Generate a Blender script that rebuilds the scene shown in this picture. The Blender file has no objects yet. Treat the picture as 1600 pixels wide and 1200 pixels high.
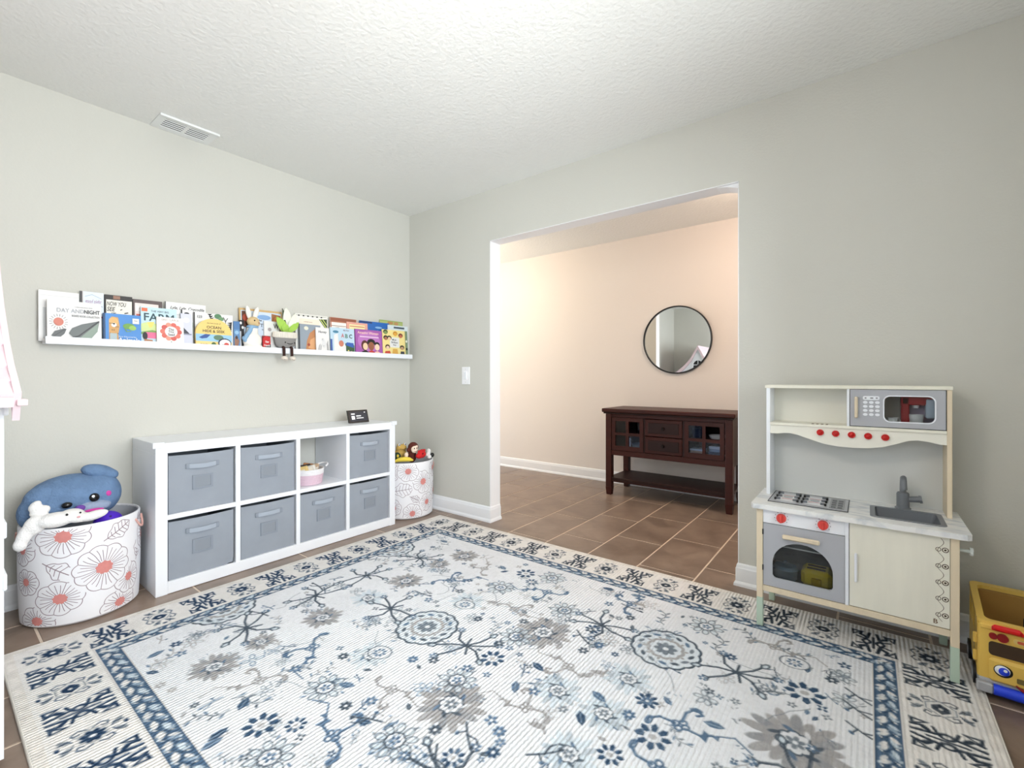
import bpy, bmesh, math, random
import numpy as np
from mathutils import Vector, Matrix
D = bpy.data; SC = bpy.context.scene; COL = SC.collection
PI = math.pi
random.seed(7)

# ------------------------------------------------------------------ camera
cam_d = D.cameras.new('camera'); cam = D.objects.new('camera', cam_d); COL.objects.link(cam)
cam.location = (3.099, -2.57, 1.058)
cam.rotation_euler = (PI/2, 0, math.radians(37.75))
cam_d.sensor_width = 36; cam_d.lens = 717.77/1600*36
cam_d.shift_y = -9.46/1600
cam_d.clip_start = .02
SC.camera = cam

# ------------------------------------------------------------------ world, lights, exposure
w = D.worlds.new('sky'); SC.world = w; w.use_nodes = True
bg = w.node_tree.nodes['Background']; bg.inputs[0].default_value = (.75, .86, 1, 1); bg.inputs[1].default_value = 1.2
VS = SC.view_settings
VS.view_transform = 'Standard'; VS.look = 'None'; VS.gamma = 1; VS.use_curve_mapping = False; VS.exposure = 0.16

def area(name, loc, rot, sx, sy, power, col):
    l = D.lights.new(name, 'AREA'); l.shape = 'RECTANGLE'; l.size = sx; l.size_y = sy; l.energy = power; l.color = col
    o = D.objects.new(name, l); COL.objects.link(o); o.location = loc; o.rotation_euler = rot
    return o
# daylight arriving through the window of the right wall and the glazed end of the hall
area('daylight_room_window', (4.0, -1.75, 1.42), (0, PI/2, 0), 1.35, 1.70, 112, (.90, .96, 1))
area('rear_window_fill', (1.75, -3.52, 1.42), (PI/2, 0, 0), 2.1, 1.35, 9, (.90, .95, 1))  # weak fill light added behind an unseen rear window
area('daylight_hall_window', (-3.2, .93, 1.25), (0, -PI/2, 0), 1.9, 1.1, 105, (.92, .96, 1))
LAMP_ROOM, LAMP_HALL = 17, 19

# ------------------------------------------------------------------ materials
def lin(c):
    return tuple(((v/255)/12.92 if v/255 <= .04045 else ((v/255+.055)/1.055)**2.4) for v in c)
_mats = {}
def mat(name, rgb, rough=.55, metal=0, noise=None, bump=None, spec=.5, emit=0, wood=None, coat=0, trans=False):
    if name in _mats: return _mats[name]
    m = D.materials.new(name); m.use_nodes = True; nt = m.node_tree; N = nt.nodes; L = nt.links
    p = N['Principled BSDF']; c = lin(rgb)
    p.inputs['Base Color'].default_value = (*c, 1); p.inputs['Roughness'].default_value = rough
    p.inputs['Metallic'].default_value = metal; p.inputs['Specular IOR Level'].default_value = spec
    if coat: p.inputs['Coat Weight'].default_value = coat
    if emit:
        p.inputs['Emission Color'].default_value = (*c, 1); p.inputs['Emission Strength'].default_value = emit
    tc = N.new('ShaderNodeTexCoord')
    if wood:                      # wood = (axis scale tuple, amount)
        mp = N.new('ShaderNodeMapping'); mp.inputs['Scale'].default_value = wood[0]; L.new(tc.outputs['Object'], mp.inputs[0])
        nz = N.new('ShaderNodeTexNoise'); nz.inputs['Scale'].default_value = 1; nz.inputs['Detail'].default_value = 5; nz.inputs['Distortion'].default_value = .4
        L.new(mp.outputs[0], nz.inputs['Vector'])
        mx = N.new('ShaderNodeMix'); mx.data_type = 'RGBA'; a = wood[1]
        mx.inputs[6].default_value = (*[v*(1-a) for v in c], 1); mx.inputs[7].default_value = (*[min(1, v*(1+a)) for v in c], 1)
        L.new(nz.outputs['Fac'], mx.inputs[0]); L.new(mx.outputs[2], p.inputs['Base Color'])
    elif noise:
        nz = N.new('ShaderNodeTexNoise'); nz.inputs['Scale'].default_value = noise[0]; nz.inputs['Detail'].default_value = 6
        L.new(tc.outputs['Object'], nz.inputs['Vector'])
        mx = N.new('ShaderNodeMix'); mx.data_type = 'RGBA'; a = noise[1]
        mx.inputs[6].default_value = (*[v*(1-a) for v in c], 1); mx.inputs[7].default_value = (*[min(1, v*(1+a)) for v in c], 1)
        L.new(nz.outputs['Fac'], mx.inputs[0]); L.new(mx.outputs[2], p.inputs['Base Color'])
    if bump:
        nb = N.new('ShaderNodeTexNoise'); nb.inputs['Scale'].default_value = bump[0]; nb.inputs['Detail'].default_value = 3
        L.new(tc.outputs['Object'], nb.inputs['Vector'])
        b = N.new('ShaderNodeBump'); b.inputs['Strength'].default_value = bump[1]; b.inputs['Distance'].default_value = bump[2]
        L.new(nb.outputs['Fac'], b.inputs['Height']); L.new(b.outputs[0], p.inputs['Normal'])
    _mats[name] = m
    return m
def pm(rgb):                      # printed ink of a plain colour
    rgb = tuple(int(v) for v in rgb)
    return mat('ink_%d_%d_%d' % rgb, rgb, .5)
def glass(name, tint=(1, 1, 1), gloss=.1):
    if name in _mats: return _mats[name]
    m = D.materials.new(name); m.use_nodes = True; nt = m.node_tree; N = nt.nodes; L = nt.links
    N.remove(N['Principled BSDF']); out = N['Material Output']
    t = N.new('ShaderNodeBsdfTransparent'); t.inputs[0].default_value = (*tint, 1)
    g = N.new('ShaderNodeBsdfGlossy'); g.inputs['Roughness'].default_value = .03
    fr = N.new('ShaderNodeFresnel'); fr.inputs[0].default_value = 1.45
    mx = N.new('ShaderNodeMixShader'); L.new(fr.outputs[0], mx.inputs[0]); L.new(t.outputs[0], mx.inputs[1]); L.new(g.outputs[0], mx.inputs[2])
    L.new(mx.outputs[0], out.inputs[0]); _mats[name] = m
    return m

WALL = mat('wall_paint', (207, 206, 198), .8, bump=(95, .22, .004), spec=.2)
CEIL = mat('ceiling_paint', (236, 236, 232), .85, bump=(48, .5, .008), spec=.15)
HALLW = mat('hall_wall_paint', (234, 226, 219), .8, bump=(95, .15, .004), spec=.2)
TRIM = mat('trim_paint', (243, 244, 246), .35)
WHITE = mat('white_laminate', (240, 243, 248), .35)
BLACK = mat('black_plastic', (18, 18, 20), .35)
DARK = mat('dark_recess', (30, 30, 32), .8)

# ------------------------------------------------------------------ mesh building
class MB:
    def __init__(s): s.v = []; s.f = []; s.m = []; s.mats = []
    def mi(s, m):
        if m not in s.mats: s.mats.append(m)
        return s.mats.index(m)
    def add(s, vs, fs, m):
        o = len(s.v); s.v += [tuple(v) for v in vs]; k = s.mi(m)
        for f in fs: s.f.append([i+o for i in f]); s.m.append(k)
        return s
    def box(s, x0, x1, y0, y1, z0, z1, m, b=0):
        if x1 < x0: x0, x1 = x1, x0
        if y1 < y0: y0, y1 = y1, y0
        if z1 < z0: z0, z1 = z1, z0
        b = min(b, (x1-x0)*.45, (y1-y0)*.45, (z1-z0)*.45)
        if b <= 0:
            vs = [(x, y, z) for x in (x0, x1) for y in (y0, y1) for z in (z0, z1)]
            return s.add(vs, [(0, 1, 3, 2), (4, 6, 7, 5), (0, 4, 5, 1), (2, 3, 7, 6), (0, 2, 6, 4), (1, 5, 7, 3)], m)
        bm = bmesh.new()
        for X, sx in ((x0, 1), (x1, -1)):
            for Y, sy in ((y0, 1), (y1, -1)):
                for Z, sz in ((z0, 1), (z1, -1)):
                    bm.verts.new((X, Y+sy*b, Z+sz*b)); bm.verts.new((X+sx*b, Y, Z+sz*b)); bm.verts.new((X+sx*b, Y+sy*b, Z))
        bmesh.ops.convex_hull(bm, input=bm.verts)
        bmesh.ops.dissolve_limit(bm, angle_limit=.01, verts=bm.verts, edges=bm.edges)
        return s.bm(bm, m)
    def bm(s, bm, m):
        bm.verts.ensure_lookup_table(); bm.verts.index_update()
        s.add([v.co[:] for v in bm.verts], [[v.index for v in f.verts] for f in bm.faces], m); bm.free()
        return s
    def cyl(s, p0, p1, r0, m, r1=None, n=16, cap=True):
        r1 = r0 if r1 is None else r1
        p0 = Vector(p0); p1 = Vector(p1); d = (p1-p0).normalized()
        a = d.orthogonal().normalized(); b = d.cross(a); vs = []
        for p, r in ((p0, r0), (p1, r1)):
            for i in range(n):
                t = 2*PI*i/n; vs.append(p+(a*math.cos(t)+b*math.sin(t))*r)
        fs = [(i, (i+1) % n, n+(i+1) % n, n+i) for i in range(n)]
        if cap: fs += [list(range(n))[::-1], list(range(n, 2*n))]
        return s.add(vs, fs, m)
    def lathe(s, prof, m, c=(0, 0, 0), n=32, sx=1, sy=1):
        vs = []; fs = []; k = len(prof)
        for i in range(n):
            t = 2*PI*i/n
            for r, z in prof: vs.append((c[0]+r*sx*math.cos(t), c[1]+r*sy*math.sin(t), c[2]+z))
        for i in range(n):
            j = (i+1) % n
            for q in range(k-1): fs.append((i*k+q, j*k+q, j*k+q+1, i*k+q+1))
        return s.add(vs, fs, m)
    def tube(s, path, r, m, n=8, closed=False):
        P = [Vector(p) for p in path]; k = len(P); vs = []; fs = []
        rr = r if isinstance(r, (list, tuple)) else [r]*k
        up = None
        for i, p in enumerate(P):
            if closed: d = (P[(i+1) % k]-P[i-1]).normalized()
            else: d = (P[min(i+1, k-1)]-P[max(i-1, 0)]).normalized()
            if up is None: up = d.orthogonal().normalized()
            up = (up-d*up.dot(d)).normalized(); b = d.cross(up)
            for j in range(n):
                t = 2*PI*j/n; vs.append(p+(up*math.cos(t)+b*math.sin(t))*rr[i])
        for i in range(k if closed else k-1):
            a = i*n; c = ((i+1) % k)*n
            for j in range(n): fs.append((a+j, a+(j+1) % n, c+(j+1) % n, c+j))
        if not closed: fs += [list(range(n))[::-1], list(range((k-1)*n, k*n))]
        return s.add(vs, fs, m)
    def ell(s, c, r, m, rot=None, nu=24, nv=14):
        vs = []; fs = []; R = rot.to_matrix() if rot is not None and hasattr(rot, 'to_matrix') else (rot or Matrix.Identity(3))
        c = Vector(c); r = r if isinstance(r, (tuple, list)) else (r, r, r)
        vs.append(c+R@Vector((0, 0, -r[2])))
        for i in range(1, nv):
            p = -PI/2+PI*i/nv
            for j in range(nu):
                t = 2*PI*j/nu; vs.append(c+R@Vector((r[0]*math.cos(p)*math.cos(t), r[1]*math.cos(p)*math.sin(t), r[2]*math.sin(p))))
        vs.append(c+R@Vector((0, 0, r[2]))); e = len(vs)-1
        for j in range(nu): fs.append((0, 1+(j+1) % nu, 1+j)); fs.append((e, e-nu+j, e-nu+(j+1) % nu))
        for i in range(nv-2):
            for j in range(nu):
                a = 1+i*nu+j; b = 1+i*nu+(j+1) % nu; fs.append((a, b, b+nu, a+nu))
        return s.add(vs, fs, m)
    def plate(s, outer, holes, fn, t0, t1, m):
        """flat plate with holes: 2d loops, fn(u,v,t) -> 3d, thickness t0..t1"""
        bm = bmesh.new(); loops = []
        for lp in [outer]+list(holes):
            vs = [bm.verts.new((u, v, 0)) for u, v in lp]
            es = [bm.edges.new((vs[i], vs[(i+1) % len(vs)])) for i in range(len(vs))]
            loops.append((vs, es))
        bmesh.ops.triangle_fill(bm, use_beauty=True, use_dissolve=False, edges=[e for l in loops for e in l[1]])
        bm.verts.index_update()
        V = [(v.co.x, v.co.y) for v in bm.verts]; F = [[v.index for v in f.verts] for f in bm.faces]
        lps = [[v.index for v in l[0]] for l in loops]; bm.free(); n = len(V)
        vs = [fn(u, v, t0) for u, v in V]+[fn(u, v, t1) for u, v in V]
        fs = [f[::-1] for f in F]+[[i+n for i in f] for f in F]
        for lp in lps:
            for i in range(len(lp)):
                a, b = lp[i], lp[(i+1) % len(lp)]; fs.append((a, b, b+n, a+n))
        return s.add(vs, fs, m)
    def build(s, name, parent=None, smooth=False, world=True, loc=None, ang=35):
        me = D.meshes.new(name)
        off = Vector((0, 0, 0))
        if parent is not None and world:
            q = parent
            while q is not None and '_o' not in q: q = q.parent
            off = Vector(q['_o']) if q is not None else off
        me.from_pydata([(v[0]-off[0], v[1]-off[1], v[2]-off[2]) for v in s.v], [], s.f)
        for m in s.mats: me.materials.append(m)
        me.polygons.foreach_set('material_index', s.m)
        bm = bmesh.new(); bm.from_mesh(me); bmesh.ops.recalc_face_normals(bm, faces=bm.faces); bm.to_mesh(me); bm.free()
        if smooth:
            me.polygons.foreach_set('use_smooth', [True]*len(me.polygons))
            try: me.set_sharp_from_angle(angle=math.radians(ang))
            except Exception: pass
        o = D.objects.new(name, me); COL.objects.link(o)
        if parent is not None: o.parent = parent
        if loc is not None: o.location = loc
        return o
def box(name, x0, x1, y0, y1, z0, z1, m, parent=None, b=0, world=True):
    return MB().box(x0, x1, y0, y1, z0, z1, m, b).build(name, parent, world=world)
OFF = {}
def thing(name, label, cat, loc=(0, 0, 0), rz=0, group=None):
    o = D.objects.new(name, None); COL.objects.link(o); o.location = loc; o.rotation_euler = (0, 0, rz)
    o['label'] = label; o['category'] = cat; o.empty_display_size = .05
    if group: o['group'] = group
    o['_o'] = tuple(loc)
    return o
def tag(o, label, cat, group=None, kind=None):
    o['label'] = label; o['category'] = cat
    if group: o['group'] = group
    if kind: o['kind'] = kind
    return o
def recentre(o):
    """put a single-mesh thing's origin at the middle of its base"""
    vs = o.data.vertices; n = len(vs); a = np.empty(n*3); vs.foreach_get('co', a); a = a.reshape(-1, 3)
    c = (a.min(0)+a.max(0))/2; c[2] = a[:, 2].min()
    vs.foreach_set('co', (a-c).ravel()); o.location = Vector(o.location)+Vector(c)
    return o
def struct(o):
    o['kind'] = 'structure'; return o
def lab(o, s): o['label'] = s; return o
_txt = {}
def text(s, size=1.0, align='CENTER', shear=0):
    k = (s, size, align, shear)
    if k in _txt: return _txt[k]
    cu = D.curves.new('lettering', 'FONT'); cu.body = s; cu.size = size; cu.align_x = align; cu.align_y = 'CENTER'; cu.resolution_u = 3; cu.shear = shear; cu.offset = .018
    o = D.objects.new('lettering', cu)
    me = D.meshes.new_from_object(o)
    r = ([(v.co.x, v.co.y) for v in me.vertices], [list(p.vertices) for p in me.polygons])
    D.objects.remove(o); D.meshes.remove(me); D.curves.remove(cu)
    _txt[k] = r
    return r
def rrect(x0, x1, y0, y1, r, n=6):
    P = []
    for cx, cy, a in ((x1-r, y1-r, 0), (x0+r, y1-r, PI/2), (x0+r, y0+r, PI), (x1-r, y0+r, 1.5*PI)):
        for i in range(n+1): t = a+PI/2*i/n; P.append((cx+r*math.cos(t), cy+r*math.sin(t)))
    return P
def blob(name, parent, ells, m, voxel=.006, it=4, world=True):
    """one continuous soft body grown from overlapping ellipsoids"""
    b = MB()
    for e in ells: b.ell(e[0], e[1], m, e[2] if len(e) > 2 else None, 20, 12)
    o = b.build(name, parent, world=world)
    r = o.modifiers.new('r', 'REMESH'); r.mode = 'VOXEL'; r.voxel_size = voxel; r.use_smooth_shade = True
    sm = o.modifiers.new('s', 'SMOOTH'); sm.iterations = it; sm.factor = .5
    return o

# ================================================================== SETTING
H = 2.44; X1, X2, HO = .905, 2.578, 2.066; WT = .11; YF = 1.743; XR = 3.82; YB = -3.33; HL, HR = -3.0, 5.0
# ---- floor: grout bed + one object per tile
GROUT = mat('grout', (222, 204, 186), .8, noise=(60, .12))
def tile_mat():
    m = D.materials.new('brown_porcelain_tile'); m.use_nodes = True; nt = m.node_tree; N = nt.nodes; L = nt.links
    p = N['Principled BSDF']; p.inputs['Roughness'].default_value = .3; p.inputs['Specular IOR Level'].default_value = .5
    oi = N.new('ShaderNodeObjectInfo'); tc = N.new('ShaderNodeTexCoord')
    ad = N.new('ShaderNodeVectorMath'); ad.operation = 'ADD'; L.new(tc.outputs['Object'], ad.inputs[0])
    sc = N.new('ShaderNodeVectorMath'); sc.operation = 'SCALE'; sc.inputs['Scale'].default_value = 1.0; L.new(oi.outputs['Location'], sc.inputs[0]); L.new(sc.outputs[0], ad.inputs[1])
    nz = N.new('ShaderNodeTexNoise'); nz.inputs['Scale'].default_value = 5.5; nz.inputs['Detail'].default_value = 7; nz.inputs['Roughness'].default_value = .62; nz.inputs['Distortion'].default_value = .6
    L.new(ad.outputs[0], nz.inputs['Vector'])
    cr = N.new('ShaderNodeValToRGB'); e = cr.color_ramp.elements
    e[0].position = .28; e[0].color = (*lin((112, 94, 82)), 1); e[1].position = .75; e[1].color = (*lin((152, 133, 118)), 1)
    L.new(nz.outputs['Fac'], cr.inputs[0])
    hs = N.new('ShaderNodeHueSaturation'); L.new(cr.outputs[0], hs.inputs['Color'])
    mr = N.new('ShaderNodeMapRange'); mr.inputs[3].default_value = .92; mr.inputs[4].default_value = 1.08; L.new(oi.outputs['Random'], mr.inputs[0]); L.new(mr.outputs[0], hs.inputs['Value'])
    L.new(hs.outputs[0], p.inputs['Base Color'])
    nr = N.new('ShaderNodeMapRange'); nr.inputs[3].default_value = .24; nr.inputs[4].default_value = .42; L.new(nz.outputs['Fac'], nr.inputs[0]); L.new(nr.outputs[0], p.inputs['Roughness'])
    b = N.new('ShaderNodeBump'); b.inputs['Strength'].default_value = .12; b.inputs['Distance'].default_value = .002; L.new(nz.outputs['Fac'], b.inputs['Height']); L.new(b.outputs[0], p.inputs['Normal'])
    return m
TILE = tile_mat()
fb = MB(); fb.box(-.1, XR+.1, YB-.1, .0, -.10, -.0022, GROUT); fb.box(HL-.1, HR+.1, 0, YF+.1, -.10, -.0022, GROUT)
floor = struct(fb.build('floor'))
PX, PY, GAP = .307, .551, .009
tile_me = None
k0 = 2.0725
for i in range(-17, 10):
    xa = k0+i*PX
    for j in range(-9, 6):
        ya = -.065+.1835*i+j*PY
        # rows shift by a third of a tile from column to column
        ya = -.065+((.1835*i) % PY)+j*PY
        cx, cy = xa+PX/2, ya+PY/2
        inroom = (-.1 < cx < XR+.1 and YB-.1 < cy < .30)
        inhall = (HL-.1 < cx < HR and -.25 < cy < YF+.2)
        if not (inroom or inhall): continue
        # clip to the bed so nothing sticks out of the house
        lo = YB-.1 if inroom else 0; 
        y0, y1 = max(ya+GAP/2, lo), min(ya+PY-GAP/2, YF+.1)
        x0, x1 = max(xa+GAP/2, (-.1 if cy < 0 else HL-.1)), min(xa+PX-GAP/2, (XR+.1 if cy < 0 else HR+.1))
        if y1-y0 < .03 or x1-x0 < .03: continue
        full = abs((y1-y0)-(PY-GAP)) < 1e-6 and abs((x1-x0)-(PX-GAP)) < 1e-6
        if full and tile_me:
            o = D.objects.new('tile', tile_me); COL.objects.link(o)
        else:
            hx, hy = (x1-x0)/2, (y1-y0)/2
            o = MB().box(-hx, hx, -hy, hy, -.006, 0, TILE, .0012).build('tile')
            if full: tile_me = o.data
        o.location = ((x0+x1)/2, (y0+y1)/2, 0); o.parent = floor

# ---- walls, ceiling
struct(box('ceiling', HL-.1, HR+.1, YB-.1, YF+.1, H, H+.1, CEIL))
struct(box('wall_left', -.1, 0, YB-.1, 0, 0, H, WALL))
wb = MB()
for a in ((HL, X1, 0, H), (X2, HR, 0, H), (X1, X2, HO, H)):
    wb.box(a[0], a[1], .0, WT, a[2], a[3], WALL)
struct(wb.build('wall_back'))
WY0, WY1, WZ0, WZ1 = -2.6, -.9, .75, 2.10
wr = MB()
for a in ((YB-.1, WY0, 0, H), (WY1, 0, 0, H), (WY0, WY1, 0, WZ0), (WY0, WY1, WZ1, H)): wr.box(XR, XR+.1, a[0], a[1], a[2], a[3], WALL)
struct(wr.build('wall_right'))
RX0, RX1 = .7, 2.8
wq = MB()
for a in ((-.1, RX0, 0, H), (RX1, XR+.1, 0, H), (RX0, RX1, 0, WZ0), (RX0, RX1, WZ1, H)): wq.box(a[0], a[1], YB-.1, YB, a[2], a[3], WALL)
struct(wq.build('wall_rear'))
struct(box('wall_hall', HL-.1, HR+.1, YF, YF+.1, 0, H, HALLW))
wl = MB()
for a in ((0, .35, 0, H), (1.45, YF, 0, H), (.35, 1.45, 0, .3), (.35, 1.45, 2.2, H)): wl.box(HL-.1, HL, a[0], a[1], a[2], a[3], HALLW)
struct(wl.build('wall_hall_end'))
struct(box('wall_hall_far_end', HR, HR+.1, 0, YF, 0, H, HALLW))
GL = glass('window_glass')
def window(n, axis, pos, a0, a1, z0, z1, bars):
    """axis 'x': pane in a plane of constant x, a = y; axis 'y': constant y, a = x"""
    t = D.objects.new('window_%d' % n, None); COL.objects.link(t); t['kind'] = 'structure'
    def bx(nm, p0, p1, u0, u1, w0, w1, m, par, b=.003):
        return box(nm, p0, p1, u0, u1, w0, w1, m, par, b) if axis == 'x' else box(nm, u0, u1, p0, p1, w0, w1, m, par, b)
    for u0, u1, w0, w1 in ((a0, a0+.05, z0, z1), (a1-.05, a1, z0, z1), (a0+.05, a1-.05, z0, z0+.05), (a0+.05, a1-.05, z1-.05, z1)):
        bx('window_frame', pos-.03, pos+.03, u0, u1, w0, w1, TRIM, t)
    us = [a0+.05+(a1-a0-.1)*i/bars for i in range(bars+1)]; zm = (z0+z1)/2
    for i in range(bars):
        for w0, w1 in ((z0+.05, zm), (zm, z1-.05)):
            bx('pane', pos-.003, pos+.003, us[i], us[i+1], w0, w1, GL, t, 0)
    for u in us[1:-1]: bx('glazing_bar', pos-.015, pos+.015, u-.012, u+.012, z0+.05, z1-.05, TRIM, t)
    bx('glazing_bar', pos-.018, pos+.018, a0+.05, a1-.05, zm-.018, zm+.018, TRIM, t)
window(1, 'x', XR+.05, WY0, WY1, WZ0, WZ1, 2)
window(2, 'y', YB-.05, RX0, RX1, WZ0, WZ1, 2)  # unseen window, added for the rear fill light
window(3, 'x', HL-.05, .35, 1.45, .3, 2.2, 2)

# opening lining (white painted returns)
tl = MB()
tl.box(X1, X1+.004, -.002, WT+.002, 0, HO, TRIM); tl.box(X2-.004, X2, -.002, WT+.002, 0, HO, TRIM)
tl.box(X1, X2, -.002, WT+.002, HO-.004, HO, TRIM)
struct(tl.build('trim_1'))
# thin settled bead of joint compound at the upper right corner of the opening
struct(MB().plate([(X2-.004, HO-.004), (X2-.11, HO-.004), (X2-.06, HO-.011), (X2-.004, HO-.03)], [], lambda u, v, t: (u, t, v), .015, .11, TRIM).build('trim_2'))

PROF = [(0, .112), (.004, .112), (.009, .106), (.011, .094), (.0135, .088), (.0135, .024), (.0165, .02), (.021, .012), (.022, 0), (0, 0)]
def baseboard(name, pts, closed_normal=1):
    """pts: polyline on the floor; the board lies to the left of the path direction"""
    P = [Vector((p[0], p[1])) for p in pts]; vs = []; fs = []; k = len(PROF)
    for i, p in enumerate(P):
        d0 = (P[i]-P[i-1]).normalized() if i else (P[1]-P[0]).normalized()
        d1 = (P[i+1]-P[i]).normalized() if i < len(P)-1 else d0
        n0 = Vector((-d0.y, d0.x)); n1 = Vector((-d1.y, d1.x)); nm = (n0+n1).normalized(); sc = 1/max(.2, nm.dot(n0))
        for o, z in PROF: q = p+nm*o*sc; vs.append((q.x, q.y, z))
    for i in range(len(P)-1):
        for j in range(k): a = i*k+j; b = i*k+(j+1) % k; fs.append((a, b, b+k, a+k))
    fs += [list(range(k)), list(range((len(P)-1)*k, len(P)*k))[::-1]]
    return struct(MB().add(vs, fs, TRIM).build(name))
baseboard('baseboard_left', [(0, 0), (0, YB)])
baseboard('baseboard_back', [(X1, WT), (X1, 0), (0, 0)][::1])
baseboard('baseboard_back_right', [(XR, 0), (X2, 0), (X2, WT)])
baseboard('baseboard_right', [(XR, YB), (XR, 0)])
baseboard('baseboard_rear', [(0, YB), (XR, YB)])
baseboard('baseboard_hall', [(HR, YF), (HL, YF)])
baseboard('baseboard_hall_near_left', [(HL, WT), (X1, WT)])
baseboard('baseboard_hall_near_right', [(X2, WT), (HR, WT)])

# ---- ceiling vent
VENT = mat('vent_enamel', (236, 238, 236), .4)
t = thing('ceiling_vent', 'white louvred metal air vent on the ceiling above the book ledge', 'vent', (.1, -1.66, H))
vy0, vy1, vx0, vx1 = -1.80, -1.524, .004, .194
def vfn(u, v, w): return (u, v, w)
MB().plate([(vx0, vy0), (vx1, vy0), (vx1, vy1), (vx0, vy1)],
           [[(vx0+.035, vy0+.035), (vx1-.045, vy0+.035), (vx1-.045, (vy0+vy1)/2-.008), (vx0+.035, (vy0+vy1)/2-.008)],
            [(vx0+.035, (vy0+vy1)/2+.008), (vx1-.045, (vy0+vy1)/2+.008), (vx1-.045, vy1-.035), (vx0+.035, vy1-.035)]],
           vfn, H-.004, H-.001, VENT).build('frame', t)
box('duct_shade', vx0+.03, vx1-.04, vy0+.03, vy1-.03, H-.0012, H-.0004, DARK, t)  # flat dark sheet in place of the shade inside the vent
box('rim', vx1-.004, vx1, vy0, vy1, H-.013, H-.004, VENT, t)
for a, b in ((vy0+.035, (vy0+vy1)/2-.008), ((vy0+vy1)/2+.008, vy1-.035)):
    for i in range(5):
        x = vx0+.044+i*.0225
        MB().add([(x+.003, a, H-.0018), (x-.004, a, H-.0050), (x-.0050, a, H-.0042), (x+.002, a, H-.0015),
                  (x+.003, b, H-.0018), (x-.004, b, H-.0050), (x-.0050, b, H-.0042), (x+.002, b, H-.0015)],
                 [(0, 1, 2, 3), (4, 7, 6, 5), (0, 4, 5, 1), (1, 5, 6, 2), (2, 6, 7, 3), (3, 7, 4, 0)], VENT).build('slat', t)

# ---- light switch
t = thing('light_switch', 'white rocker light switch on the wall beside the opening', 'switch', (.665, 0, 1.0))
MB().box(.623, .706, -.006, 0, 1.008, 1.142, TRIM, .003).build('wall_plate', t)
MB().box(.650, .679, -.009, -.005, 1.044, 1.108, TRIM, .001).build('rocker_frame', t)
MB().add([(.652, -.009, 1.047), (.677, -.009, 1.047), (.677, -.009, 1.105), (.652, -.009, 1.105), (.652, -.0105, 1.05), (.677, -.0105, 1.05), (.677, -.015, 1.103), (.652, -.015, 1.103)],
         [(0, 1, 5, 4), (1, 2, 6, 5), (2, 3, 7, 6), (3, 0, 4, 7), (4, 5, 6, 7)], WHITE).build('rocker', t)
for z in (1.026, 1.124): MB().cyl((.6645, -.0075, z), (.6645, -.005, z), .003, mat('screw', (200, 200, 198), .4)).build('screw', t)

# ---- lamps out of the photograph: a low pendant in the room, two domes in the hall
def dome_lamp(x, y, power, col, label, drop=.0):
    t = thing('ceiling_lamp', label, 'lamp', (x, y, H))
    MET = mat('brushed_metal', (180, 178, 172), .35, .9)
    MB().lathe([(0, -.001), (.08, -.001), (.08, -.02), (.07, -.025), (0, -.025)], MET, (x, y, H)).build('base', t, True)
    if drop: MB().cyl((x, y, H-.02), (x, y, H-drop+.10), .008, MET).build('rod', t, True)
    z = H-drop
    MB().lathe([(.0, .0), (.06, .005), (.135, -.03), (.14, -.05), (.11, -.085), (.05, -.105), (0, -.108)] if not drop else [(.02, .10), (.05, .095), (.12, .05), (.15, 0)], mat('frosted_glass', (255, 244, 228), .4, emit=1.2), (x, y, z-.022 if not drop else z)).build('shade', t, True)
    l = D.lights.new('bulb', 'POINT'); l.energy = power; l.color = col; l.shadow_soft_size = .09
    o = D.objects.new('bulb', l); COL.objects.link(o); o.parent = t; o.location = (0, 0, -drop-.10 if drop else -.24)
dome_lamp(2.25, -1.98, LAMP_ROOM, (1, .90, .76), 'unseen frosted pendant lamp over the patterned rug', .42)  # unseen; hung low to spread light without a hot spot on the ceiling
dome_lamp(-.35, .72, LAMP_HALL, (1, .80, .57), 'frosted dome ceiling lamp at the left of the hall')
dome_lamp(2.75, .70, LAMP_HALL*1.25, (1, .76, .60), 'frosted dome ceiling lamp of the hall near the sideboard')

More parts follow.
